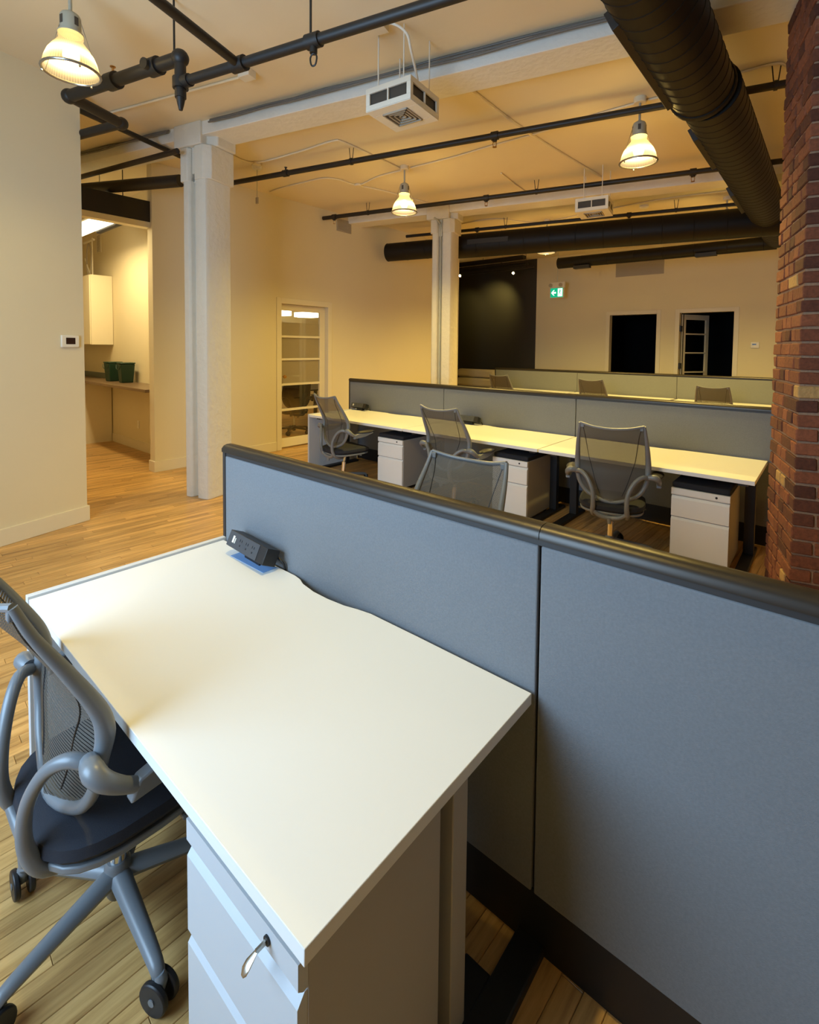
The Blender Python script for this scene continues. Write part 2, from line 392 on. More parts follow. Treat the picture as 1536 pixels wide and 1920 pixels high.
# walls
def wallbox(name, a, b, mat='wall', label=None, m=None): return struct(G().box(a, b, m).done(name, M[mat], smooth=False), label)
WLc, WLe = -4.666, 2.841
wallbox('wall_left', (WLc-.14, -1.2, 0), (WLc, WLe, CZ), m=MB, label='smooth cream wall at the left edge')
struct(G().box((WLc-.14, -1.2, 0), (WLc+.016, WLe+.016, .14), MB).done('baseboard_left', M['trimwhite'], bevel=.003), 'tall white baseboard along the left wall')
DW = -6.6
dy0, dy1, dz = 4.655, 5.60, 2.315
g = G().box((DW-.14, 2.72, 0), (DW, dy0-.02, CZ)).box((DW-.14, dy1+.02, 0), (DW, 9.5, CZ)).box((DW-.14, dy0-.02, dz+.02), (DW, dy1+.02, CZ))
struct(g.done('wall_meeting_room', M['wall'], smooth=False), 'cream wall with the glazed door')
g = G().box((DW-.155, 2.705, 0), (DW+.016, 4.56, .14)).box((DW, 5.70, 0), (DW+.016, 9.5, .14))
struct(g.done('baseboard_meeting_room', M['trimwhite'], bevel=.003))
# glazed door
door = struct(thing('door_1', 'white glazed door with five panes', 'door', (DW, dy0, 0))); del door['category']
g = G(); L_ = dy1-dy0
for y0, y1, z0, z1 in ((-.09, 0, 0, dz+.09), (L_, L_+.09, 0, dz+.09), (0, L_, dz, dz+.09)): g.box((-.15, y0, z0), (.014, y1, z1))
struct(g.done('trim_door', M['trimwhite'], door, bevel=.003))
g = G(); x0, x1 = -.11, -.07
sl, sr = .03, .115
g.box((x0, .005, .02), (x1, .035, dz-.005)).box((x0, L_-sr, .02), (x1, L_-.003, dz-.005)).box((x0, .035, .02), (x1, L_-sr, .16)).box((x0, .035, dz-.10), (x1, L_-sr, dz-.005))
g.done('door_leaf', M['trimwhite'], door, bevel=.002)
rails = [1.80, 1.435, 1.03, .62]
for z in rails: G().box((x0, .035, z-.017), (x1, L_-sr, z+.017)).done('muntin', M['trimwhite'], door, smooth=False)
zz = [dz-.10]+rails+[.16]
for i in range(5): G().box((-.093, .034, zz[i+1]+.015), (-.087, L_-sr+.001, zz[i]-.015)).done('glass_pane', M['glass'], door, smooth=False)
for i in (0, 1, 2):
    z1 = zz[i]-.017-(.17 if i == 0 else 0)
    G().box((-.099, .036, zz[i+1]+.017), (-.096, L_-sr, z1)).done('frosted_film', M['film'], door, smooth=False)
G().lathe([(.008, 0), (.008, .04), (.026, .045), (.03, .06), (.024, .075), (.008, .08)], 16, Matrix.Translation((-.07, .075, 1.16)) @ Matrix.Rotation(pi/2, 4, 'Y')).done('door_knob', M['brass'], door)

# header beam over the kitchen opening, kitchen walls
tag(G().box((-6.76, .9, 3.20), (-6.66, 2.72, 3.225)).box((-6.76, .9, 3.435), (-6.66, 2.72, 3.46)).box((-6.73, .9, 3.21), (-6.69, 2.72, 3.45)).box((-6.66, .9, 3.20), (-6.655, 2.72, 3.46)).done('header_beam', M['blackmetal']), 'flat black steel beam across the kitchenette opening', 'beam')
struct(G().box((-6.78, .9, 3.13), (-6.66, 2.73, 3.20)).done('trim_header', M['trimwhite']), 'cream soffit strip under the black beam')
wallbox('wall_kitchenette', (-11.2, 3.15, 0), (DW-.14, 3.3, CZ), label='cream wall behind the kitchenette counter')
wallbox('wall_kitchenette_end', (-11.3, .8, 0), (-11.2, 3.3, CZ))
wallbox('wall_hallway', (-11.3, .75, 0), (-5.15, .88, CZ))
struct(G().box((-9.29, 3.135, 0), (-6.74, 3.15, .14)).done('baseboard_kitchenette', M['trimwhite']))
# lounge / back
BYB = 11.9
d1a, d1b, d2a, d2b = -3.99, -2.985, -2.533, -1.55; dzt = 2.44
g = G(); X0 = -5.85
g.box((X0, BYB, 0), (d1a-.02, BYB+.15, CZ)).box((d1b+.02, BYB, 0), (d2a-.02, BYB+.15, CZ)).box((d2b+.02, BYB, 0), (3.6, BYB+.15, CZ)).box((d1a-.02, BYB, dzt+.02), (d1b+.02, BYB+.15, CZ)).box((d2a-.02, BYB, dzt+.02), (d2b+.02, BYB+.15, CZ))
struct(g.done('wall_back', M['wall'], smooth=False), 'cream far wall with two dark doorways')
wallbox('wall_lounge', (-10.2, BYB, 0), (X0, BYB+.15, CZ), 'darkwall', 'charcoal painted far wall')
wallbox('wall_lounge_side', (-10.3, 9.36, 0), (-10.15, BYB, CZ), 'darkwall')
wallbox('wall_meeting_back', (-10.3, 9.36, 0), (DW, 9.5, CZ))
wallbox('wall_meeting_side', (-10.45, 3.3, 0), (-10.3, 9.36, CZ))
wallbox('wall_right', (3.5, -2, 0), (3.65, BYB, CZ))
def doorway(n, a, b, label, leaf=False):
    d = struct(thing(n, label, 'door', (a, BYB, 0))); del d['category']; w = b-a
    g = G()
    for q in ((-.085, 0, 0, dzt+.085), (w, w+.085, 0, dzt+.085), (0, w, dzt, dzt+.085)): g.box((q[0], -.014, q[2]), (q[1], .16, q[3]))
    struct(g.done('trim_door', M['trimwhite'], d, bevel=.003))
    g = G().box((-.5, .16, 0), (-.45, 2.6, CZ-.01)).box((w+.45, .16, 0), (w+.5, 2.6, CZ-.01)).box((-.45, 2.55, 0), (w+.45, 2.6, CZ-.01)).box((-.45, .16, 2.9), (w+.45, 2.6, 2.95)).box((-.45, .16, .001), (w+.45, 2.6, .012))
    struct(g.done('dark_room', M['unlitroom'], d, smooth=False))
    if leaf:
        T = Matrix.Translation((.03, .15, 0)) @ Matrix.Rotation(math.radians(62), 4, 'Z')
        g = G().box((0, 0, .02), (.10, .04, dzt-.02), T).box((.72, 0, .02), (.80, .04, dzt-.02), T).box((.1, 0, .02), (.72, .04, .2), T).box((.1, 0, dzt-.13), (.72, .04, dzt-.02), T)
        g.done('door_leaf', M['trimwhite'], d)
        for z in (.75, 1.17, 1.59, 2.0): G().box((.1, 0, z-.015), (.72, .04, z+.015), T).done('muntin', M['trimwhite'], d, smooth=False)
        for z in (1.25, 2.05): G().box((-.002, .02, z), (.03, .15, z+.12)).done('hinge', M['blackmetal'], d)
doorway('door_2', d1a, d1b, 'open doorway to an unlit room, nearer the charcoal wall')
doorway('door_3', d2a, d2b, 'open doorway to an unlit room with a glazed door leaf swung in', True)
# window behind the photographer
x0, x1, z0, z1 = WIN
g = G().box((-5.6, WINY-.2, 0), (x0, WINY, CZ)).box((x1, WINY-.2, 0), (3.6, WINY, CZ)).box((x0, WINY-.2, 0), (x1, WINY, z0)).box((x0, WINY-.2, z1), (x1, WINY, CZ))
struct(g.done('wall_window', M['wall'], smooth=False))
g = G()
for a, b_ in (((x0, z0), (x0+.05, z1)), ((x1-.05, z0), (x1, z1)), ((x0, z0), (x1, z0+.05)), ((x0, z1-.05), (x1, z1)), (((x0+x1)/2-.02, z0), ((x0+x1)/2+.02, z1)), ((x0, 2.3), (x1, 2.34))):
    g.box((a[0], WINY-.12, a[1]), (b_[0], WINY-.07, b_[1]))
struct(g.done('window_1', M['trimwhite'], smooth=False))

# beams
BM1, BM2 = 3.79, 7.55
for c, n, lb in ((BM1, 'nearer', 0), (BM2, 'farther', 1)):
    o = G().box((-12, c, 3.815), (4, c+.34, CZ+.01), MB).done('ceiling_beam', M['beam'], bevel=.006)
    struct(o, 'whitewashed ceiling beam, the %s one' % n)

# ================================================================== COLUMNS
def column(label, xb, yb, conduit, zc):
    t = thing('column', label, 'column', B(xb, yb), BA)
    zt = 3.72
    pr = [(0, .02), (.02, 0), (.085, 0), (.105, .02), (.115, .07), (.165, .07), (.175, .03), (.19, .005), (.28, 0), (.325, .01), (.34, .04), (.34, .34), (0, .34)]
    g = G(); N_ = 14
    rr = random.Random(len(label))
    for k in range(1): g.prism(pr, 0, zt)
    g.done('shaft', M['column'], t, bevel=.006)
    e = .035
    c1 = [(-e, .03), (-e+.02, -.01), (.085, -.012), (.105, .02), (.115, .07), (.165, .07), (.175, .03), (.19, -.01), (.31, -.012), (.34+e, .05), (.34+e, .36), (-e, .36)]
    g = G().prism(c1, zc, zt)
    g.done('capital_bracket', M['column'], t, bevel=.008)
    g = G().prism([(-.09, -.03), (.30, -.03), (.30, .06), (.41, .10), (.41, .36), (-.09, .36)], zt, 3.955)
    g.done('capital', M['column'], t, bevel=.012)
    G().box((.115, .03, 3.45), (.165, .08, zt)).done('wedge', M['column'], t)
    if conduit:
        G().tube([(.145, .045, 0), (.145, .045, 1.2), (.14, .04, 3.4), (.13, -.005, 3.66), (.05, -.05, 3.74)], .014, 8).done('conduit', M['lampgrey'], t, label='grey conduit running up the column groove')
    return t
column('thick whitewashed concrete column beside the kitchenette opening', -4.493, 3.79, False, 3.37)
xc2 = xb_at(808, 7.55, 2.0)
column('whitewashed column standing behind the middle desk row', xc2, 7.55, True, 3.50)

# ================================================================== BRICK PIER
PN = CAMP + ray(1500, 643)*2.8; PN.z = 0
pier = thing('brick_pier', 'exposed red brick pier at the right edge', 'pier', PN, BA)
G().box((.012, .012, 0), (.525, .613, 3.80)).done('mortar_core', M['mortar'], pier, smooth=False)
ch = .0807; rb = random.Random(11)
def brickmesh(L, D, k):
    r = random.Random(k); g = G(); g.box((0, 0, 0), (L, D, ch-.013))
    for v in g.bm.verts: v.co += Vector((r.uniform(-.003, .003), r.uniform(-.003, .003), r.uniform(-.0025, .0025)))
    bmesh.ops.bevel(g.bm, geom=list(g.bm.edges), offset=.005, segments=1, affect='EDGES')
    me = bpy.data.meshes.new('brick'); g.bm.to_mesh(me); g.bm.free(); return me
bmc = {}
def putbrick(L, D, x, y, z, buff):
    key = (round(L, 3), round(D, 3), rb.randrange(3), buff)
    if key not in bmc:
        bmc[key] = brickmesh(L, D, hash(key) & 999); bmc[key].materials.append(M['buffbrick' if buff else 'brick'])
    o = bpy.data.objects.new('brick', bmc[key]); COL.objects.link(o); o.parent = pier
    o.location = (x+rb.uniform(-.002, .003), y+rb.uniform(-.003, .003), z+.006); o.rotation_euler = (0, 0, rb.uniform(-.012, .012))
nb = 0
for i in range(48):
    z = .0+i*ch
    if z+ch > 3.81: break
    LF, FF = (.625, .70)
    gap = .012
    # left face: runs along y ; front face: runs along x
    if i % 2 == 0:   # corner brick lies along the left face
        ys = [(0, .205), (.217, .10), (.329, .10), (.441, .184)]; xs = [(.112, .205), (.329, .205)]
    else:
        ys = [(.112, .205), (.329, .205), (.546, .079)]; xs = [(0, .205), (.217, .317)]
    if i % 6 == 3: ys = [(.112, .10), (.224, .10), (.336, .10), (.448, .177)]
    for (y, L) in ys:
        putbrick(.10, L, 0, y, z, (i, L) in ((10, .10), (19, .184)) or (rb.random() < .012))
    for (x, L) in xs: putbrick(L, .10, x, 0, z, (i == 17) or rb.random() < .01)

# ================================================================== PARTITIONS
def partition(label, xs, Y, zt=1.175, group=None, feet=False):
    t = thing('desk_partition', label, 'partition', (xs[0], Y, 0), 0)
    th = .062; x0 = xs[0]; L = xs[-1]-x0
    g = G().box((.004, .016, .165), (L-.004, th-.016, zt-.045)).box((0, 0, .02), (.022, th, zt-.03))
    g.box((L-.022, 0, .02), (L, th, zt-.03)).box((0, .004, zt-.052), (L, th-.004, zt-.03))
    g.done('frame', M['frame'], t)
    G().box((.02, .012, .0), (L-.02, th-.012, .165)).done('kick_plate', M['blackmetal'], t)
    for a, b_ in zip(xs, xs[1:]):
        for s in (0, 1):
            u0_, u1_ = a-x0+(.024 if a == x0 else .004), b_-x0-(.004 if b_ != xs[-1] else .024)
            y0, y1 = (0, .016) if s == 0 else (th-.016, th)
            G().box((u0_, y0, .168), (u1_, y1, zt-.04-.012)).done('fabric_panel', M['fabric'], t, bevel=.004)
        pr = [(-.006, zt-.034), (-.006, zt-.018), (.006, zt-.004), (.022, zt), (.04, zt), (.056, zt-.004), (.068, zt-.018), (.068, zt-.034)]
        g = G(); g.prism(pr, a-x0+.001, b_-x0-.001, f=lambda y, z, x: Vector((x, y, z)))
        g.done('top_cap', M['cap'], t, ang=60)
    for x in ([b_-x0 for b_ in xs[1:]] if feet else []):
        G().box((x-.045, -.30, 0), (x+.035, th+.30, .03)).done('foot', M['blackmetal'], t, bevel=.005)
    return t
partition('pale blue fabric partition running along the nearest desk', [-2.175, -.568, 1.04], 1.205, feet=True)
partition('grey fabric partition behind the three desks of the middle row', [-5.51, -3.745, -2.03, -.30], 5.09)
partition('grey fabric partition of the farthest desk row, near the two dark doorways', [-6.18, -4.16, -2.235, -.35], 10.46, 1.19)

# ================================================================== DESKS
def desk(label, x0, x1, y0, y1, side=False, group=None, scallop=True, z=.73, legs=('l', 'r'), lm='blackmetal'):
    t = thing('desk', label, 'desk', (x0, y0, 0), 0, group)
    W_, D = x1-x0, y1-y0
    poly = [(0, 0), (W_, 0), (W_, D)]
    if scallop:
        for u, d in ((.95, 0), (.75, 0), (.62, .002), (.585, .012), (.55, .026), (.50, .034), (.45, .034), (.40, .022), (.375, .006), (.35, 0)):
            poly.append((W_*u-.0*W_, D-d))
    poly.append((0, D))
    G().prism(poly, z-.03, z).done('tabletop', M['laminate'], t, bevel=.0015)
    if side:
        G().box((-.032, -.003, 0), (-.006, D+.016, z+.008)).done('side_panel', M['greywhite'], t, bevel=.0015)
    for s in legs:
        lx = .12 if s == 'l' else W_-.075
        G().box((lx-.035, D*.60, .03), (lx+.035, D*.60+.06, z-.03)).done('leg', M[lm], t, bevel=.003)
        G().box((lx-.04, .06, 0), (lx+.04, D-.12, .03)).done('foot', M['blackmetal'], t, bevel=.006)
        G().box((lx-.03, .05, z-.055), (lx+.03, D-.06, z-.03)).done('support_arm', M['blackmetal'], t)
    G().box((.12, D*.62, z-.10), (W_-.09, D*.62+.03, z-.03)).done('crossbar', M['blackmetal'], t)
    return t
desk('white desk with a bare top, nearest to the viewer', -2.145, -.574, .445, 1.19, True, lm='pedside')
desk('white desk at the left end of the middle row, with a side panel', -5.305, -3.66, 4.19, 5.07, True)
desk('white desk in the centre of the middle row', -3.648, -2.02, 4.19, 5.07)
desk('white desk at the right end of the middle row, by the brick pier', -2.008, -.385, 4.19, 5.07)
far_g = 'desks of the farthest row'
for a, b_, l in ((-6.1, -4.2, 'left'), (-4.15, -2.26, 'middle'), (-2.2, -.4, 'right')):
    desk('white desk of the farthest row, %s one of three' % l, a, b_, 9.55, 10.43, False, far_g)

# ================================================================== PEDESTALS
def pedestal(label, x0, x1, y0, D, h, cushion, key=False, fm='laminate'):
    t = thing('drawer_pedestal', label, 'cabinet', (x0, y0, 0)); W_ = x1-x0
    G().box((0, .02, .04), (W_, D, h)).done('body', M['pedside'], t, bevel=.002)
    def front(name, z0, z1):
        pr = [(.02, z0), (.006, z0), (0, z0+.004), (0, z1-.022), (.014, z1-.004), (.02, z1-.004)]
        G().prism(pr, .002, W_-.002, f=lambda y, z, x: Vector((x, y, z))).done(name, M[fm], t, ang=20)
    G().prism([(.02, h-.055), (.01, h-.055), (.0, h-.046), (0, h), (.02, h)], 0, W_, f=lambda y, z, x: Vector((x, y, z))).done('lock_rail', M[fm], t, ang=20)
    zm = h*.62
    front('drawer', zm+.003, h-.057); front('drawer', .06, zm)
    l = G().cyl((W_*.78, -.004, h-.024), (W_*.78, .004, h-.024), .008, 12).done('lock', M['blackmetal'], t)
    if key:
        k = G(); k.box((W_*.78-.002, -.024, h-.028), (W_*.78+.002, -.004, h-.020))
        k.tube([(W_*.78, -.022, h-.024), (W_*.78-.003, -.036, h-.036), (W_*.78-.005, -.042, h-.044), (W_*.78-.005, -.046, h-.049)], [.004, .009, .009, .004], 12, 1, flat=.2); k.done('key', M['key'], t)
    for cx in (.04, W_-.04):
        for cy in (.07, D-.05): G().cyl((cx-.01, cy, .022), (cx+.01, cy, .022), .022, 14).done('caster', M['black'], t)
    if cushion: G().box((.002, .012, h+.001), (W_-.002, D, h+.045)).done('seat_cushion', M['cushion'], t, bevel=.012)
    return t
pedestal('white drawer pedestal with a key in its lock, under the nearest desk', -.99, -.612, .462, .38, .655, False, True, 'pedwhite')
pedestal('white drawer pedestal under the left desk of the middle row', -4.06, -3.675, 4.22, .52, .585, True)
pedestal('white drawer pedestal under the centre desk of the middle row', -2.50, -2.13, 4.22, .52, .585, True)
pedestal('white drawer pedestal under the right desk of the middle row', -.915, -.53, 4.22, .52, .585, True)

# ================================================================== POWER STRIPS
def power_strip(label, loc, rz=0):
    t = thing('power_strip', label, 'power strip', loc, rz)
    R = Matrix.Translation((0, 0, .062)) @ Matrix.Rotation(math.radians(-24), 4, 'X')
    G().box((-.15, -.028, -.033), (.15, .034, .033), R).done('housing', M['black'], t, bevel=.002)
    G().box((-.148, -.0295, -.031), (.095, -.028, .031), R).done('face_plate', plain('strip_face', (.06, .065, .075), .4), t)
    o = G(); 
    for i in range(3):
        cx = -.045+i*.05
        o.box((cx-.009, -.0305, .004), (cx-.006, -.029, .014), R).box((cx+.006, -.0305, .004), (cx+.009, -.029, .014), R).box((cx-.003, -.0305, -.014), (cx+.003, -.029, -.007), R)
    o.done('socket', M['black'], t)
    G().box((-.112, -.0305, -.012), (-.098, -.029, .016), R).box((-.092, -.0305, -.012), (-.087, -.029, .010), R).done('usb_port', M['white'], t)
    G().box((-.06, .0, .0015), (.06, .04, .032)).done('clamp', M['blackmetal'], t)
    G().tube([(.12, .04, .05), (.16, .055, .02), (.15, .065, -.05)], .005, 8).done('cord', M['black'], t)
    return t
ps = power_strip('black power strip with three outlets, on the nearest desk', (-1.835, 1.145, .73), math.radians(-3))
tag(G().box((-1.957, 1.117, .7302), (-1.708, 1.182, .7312)).done('blue_reflection', M['bluereflection'], bevel=.0003), 'small blue reflection on the desk in front of the power strip', 'reflection')  # reflection by the power strip, built as a thin coloured sheet
p2 = ony(676, 770, 5.02); power_strip('black power strip on the left desk of the middle row', (p2.x, 5.0, .73))
p3 = ony(880, 788, 5.02); power_strip('black power strip behind the chair at the centre desk of the middle row', (p3.x, 5.0, .73))

# ================================================================== TASK CHAIRS
OUT = [(.222, -.30, 1.085), (.233, -.268, 1.01), (.245, -.212, .91), (.253, -.155, .80), (.254, -.140, .735), (.250, -.150, .67), (.222, -.158, .58), (.150, -.172, .51), (.0, -.190, .468)]
def cat(P, t):
    k = len(P)-1; t = max(0, min(k-1e-6, t*k)); i = int(t); t -= i
    g = lambda j: Vector(P[max(0, min(k, j))]); a, b_, c, d = g(i-1), g(i), g(i+1), g(i+2)
    return .5*((2*b_)+(c-a)*t+(2*a-5*b_+4*c-d)*t*t+(3*b_-a-3*c+d)*t**3)
def task_chair(label, loc, rz, base_rot=0, mats=None, group=None):
    mt = mats or (M['silver'], M['mesh'], M['cushion'], M['black'])
    S_, ME, CU, BK = mt
    t = thing('office_chair', label, 'chair', loc, rz, group)
    # woven back
    def surf(u, t_):
        R_ = cat(OUT, t_*.985); return Vector((R_.x*u, R_.y-.045*(1-u*u)*(1-.6*t_), R_.z-.03*(1-u*u)*max(0, 1-t_*22/5)))
    g = G(); nu, nv = 12, 22; rows = []
    for j in range(nv+1):
        row = []
        for i in range(nu+1):
            u = -1+2*i/nu
            row.append(g.bm.verts.new(surf(u, j/nv)))
        rows.append(row)
    for a, b_ in zip(rows, rows[1:]):
        for i in range(nu): g.bm.faces.new((a[i], a[i+1], b_[i+1], b_[i]))
    back = g.done('backrest', ME, t)
    for s in (-1, 1):
        G().tube([surf(s*(.88-.42*min(1, q*1.15)**.8), .06+q*.80) for q in (0, .12, .25, .4, .55, .7, .85, 1)], .0026, 6, 3).done('seam', BK, back)
    # outer frame: flat side rails, U at the bottom, thin top edge
    right = [Vector(p) for p in OUT]; left = [Vector((-p.x, p.y, p.z)) for p in right]
    G().tube(right+left[-2::-1], [.010, .012, .016, .020, .022, .019, .016, .016, .017, .016, .016, .019, .022, .020, .016, .012, .010], 10, 5).done('back_frame', S_, t)
    G().tube([(-.222, -.30, 1.085), (-.12, -.328, 1.063), (0, -.343, 1.056), (.12, -.328, 1.063), (.222, -.30, 1.085)], .0095, 8).done('top_rail', S_, t)
    for s in (-1, 1):
        G().box((s*.205-.012, -.308, 1.05), (s*.205+.012, -.288, 1.08)).done('corner_pad', S_, t, bevel=.004)
        # support loop from the arm joint, inwards, down and under the seat
        G().tube([(s*.262, -.165, .675), (s*.222, -.205, .690), (s*.168, -.240, .650), (s*.125, -.266, .56), (s*.118, -.268, .46), (s*.122, -.232, .385), (s*.10, -.140, .352), (s*.035, -.05, .360)],
                 [.017, .017, .016, .016, .018, .020, .020, .02], 12, 6).done('support_loop', S_, t)
        a = thing('arm', None, None); del a['label'], a['category']; a.parent = t
        a.name = 'armrest'
        G().tube([(s*.255, -.175, .688), (s*.30, -.180, .690), (s*.322, -.165, .672), (s*.330, -.13, .645), (s*.330, -.09, .622)], [.020, .025, .022, .018, .016], 12).done('arm_bracket', S_, a)
        G().prism([(-.12, .60), (.03, .612), (.15, .645), (.15, .655), (-.05, .658), (-.10, .645)], s*.330-.017, s*.330+.017, f=lambda y, z, x: Vector((x, y, z))).done('arm_rail', S_, a, bevel=.008)
        T = Matrix.Translation((s*.322, .055, .668)) @ Matrix.Diagonal((.045, .125, .016, 1))
        q = G(); bmesh.ops.create_uvsphere(q.bm, u_segments=16, v_segments=8, radius=1, matrix=T); q.done('arm_pad', BK, a)
    G().tube([(-.115, -.252, .405), (-.07, -.243, .372), (0, -.238, .360), (.07, -.243, .372), (.115, -.252, .405)], [.014, .018, .020, .018, .014], 12).tube([(0, -.24, .36), (0, -.06, .362)], [.018, .026], 12, 1).tube([(0, -.245, .36), (0, -.247, .318)], [.018, .014], 12, 1).done('yoke', S_, t)
    # seat
    g = G(); n = 28; prof = [(.80, .425), (.95, .430), (1.0, .447), (.98, .472), (.88, .486), (.5, .490), (.0, .486)]
    rings = []
    for (k, z) in prof[:-1]:
        ring = []
        for j in range(n):
            a = 2*pi*j/n; c, s = math.cos(a), math.sin(a); e = .62
            x = .245*k*math.copysign(abs(c)**e, c); y = .25*k*math.copysign(abs(s)**e, s)-.005
            ring.append(g.bm.verts.new((x, y, z-.028-(.02*max(0, (y-.1)/.17)**2)+.012*(x/.245)**2)))
        rings.append(ring)
    for A, Bq in zip(rings, rings[1:]):
        for j in range(n): g.bm.faces.new((A[j], A[(j+1) % n], Bq[(j+1) % n], Bq[j]))
    g.bm.faces.new(rings[0][::-1]); g.bm.faces.new(rings[-1]); g.done('seat', CU, t)
    g = G(); g.prism([(.235*math.copysign(abs(math.cos(2*pi*j/28))**.62, math.cos(2*pi*j/28)), .24*math.copysign(abs(math.sin(2*pi*j/28))**.62, math.sin(2*pi*j/28))-.005) for j in range(28)], .384, .402)
    g.done('seat_pan', S_, t, bevel=.004)
    G().box((-.07, -.09, .345), (.07, .12, .384)).done('tilt_mechanism', S_, t, bevel=.015)
    G().tube([(.10, .03, .385), (.20, .05, .375), (.245, .05, .38)], .006, 8).done('lever', S_, t)
    G().tube([(-.008, -.031, .13), (-.006, -.02, .27)], .0235, 20, 1).tube([(-.006, -.02, .27), (0, 0, .36)], .014, 16, 1).done('gas_cylinder', M['chrome'], t)
    b = thing('base', None, None); del b['label'], b['category']; b.parent = t; b.name = 'star_base'; b.rotation_euler = (0, 0, base_rot); b.location = (-.008, -.031, 0)
    G().lathe([(.025, .05), (.030, .06), (.036, .10), (.034, .145), (.027, .155)], 20).done('hub', S_, b)
    for k in range(5):
        a = k*2*pi/5; T = Matrix.Rotation(a, 4, 'Z')
        g = G(); g.tube([T @ Vector((.02, 0, .115)), T @ Vector((.15, 0, .105)), T @ Vector((.288, 0, .090)), T @ Vector((.308, 0, .065))], [.029, .024, .018, .013], 10, 4, flat=.85)
        g.done('base_leg', S_, b)
        C_ = T @ Matrix.Translation((.31, 0, .040)) @ Matrix.Rotation(math.radians(25+40*k), 4, 'Z')
        g = G()
        g.tube([C_ @ Vector((0, -.026, 0)), C_ @ Vector((0, -.010, 0))], .040, 24, 1); g.tube([C_ @ Vector((0, .010, 0)), C_ @ Vector((0, .026, 0))], .040, 24, 1)
        w = g.done('caster_wheels', BK, b, bevel=.004)
        G().tube([C_ @ Vector((0, 0, 0)), C_ @ Vector((.004, 0, .03)), C_ @ Vector((0, 0, .045))], [.011, .018, .012], 10, 2).tube([C_ @ Vector((0, -.028, 0)), C_ @ Vector((0, .028, 0))], .009, 10, 1).done('caster_hood', S_, b)
    return t
c0 = task_chair('silver and black mesh office chair tucked under the nearest desk, cut by the left edge', (-1.515, .54, 0), math.radians(0), math.radians(-2.6))
ch1 = task_chair('mesh back office chair at the left desk of the middle row', (-4.40, 4.02, 0), math.radians(-8), math.radians(10), (M['silver'], M['meshfine'], M['cushion'], M['black']))
dup(ch1, (-2.80, 4.04, 0), math.radians(-3), 'mesh back office chair at the centre desk of the middle row')
dup(ch1, (-1.31, 4.08, 0), math.radians(14), 'mesh back office chair at the right desk of the middle row')
dup(ch1, (-1.40, 1.83, 0), math.radians(182), 'mesh back office chair peeking over the nearest blue partition')
fg = 'office chairs of the farthest row'
dup(ch1, (-5.40, 9.62, 0), math.radians(-3), 'mesh back office chair of the farthest row, beside the beige sofa', fg)
dup(ch1, (-3.44, 9.62, 0), math.radians(-2), 'mesh back office chair of the farthest row, middle one of three', fg)
dup(ch1, (-1.48, 9.62, -.02), math.radians(2), 'mesh back office chair of the farthest row, nearest the brick pier', fg)
# meeting room seen through the glazed door
dark = (M['black'], plain('black_mesh', (.01, .01, .01), .7), M['cushion'], M['black'])
mt = thing('meeting_table', 'dark table in the meeting room behind the glazed door', 'table', (-8.9, 6.6, 0))
G().box((-.6, -1.1, .71), (.6, 1.1, .74)).done('tabletop', M['black'], mt, bevel=.004)
for sx in (-.5, .5):
    for sy in (-1, 1): G().box((sx-.03, sy-.03, 0), (sx+.03, sy+.03, .71)).done('leg', M['blackmetal'], mt)
mc = task_chair('black office chair in the meeting room, left one behind the glazed door', (-7.75, 5.75, 0), math.radians(70), .3, dark)
dup(mc, (-8.0, 6.75, 0), math.radians(110), 'black office chair in the meeting room, right one behind the glazed door')
for y, lb in ((6.55, 'left'), (7.34, 'right')):
    t = thing('meeting_room_light', 'bright ceiling fixture behind the glazed door, %s one' % lb, 'ceiling light', (-9.4, y, 2.33))
    G().prism([(.29*math.cos(k*pi/3), .29*math.sin(k*pi/3)) for k in range(6)], 0, .1).done('diffuser', M['panel'], t)
    G().cyl((0, 0, .1), (0, 0, CZ-2.33), .008, 8).done('hanging_rod', M['lampgrey'], t)
point('meeting_lamp', (-8.6, 6.1, 2.6), 45)

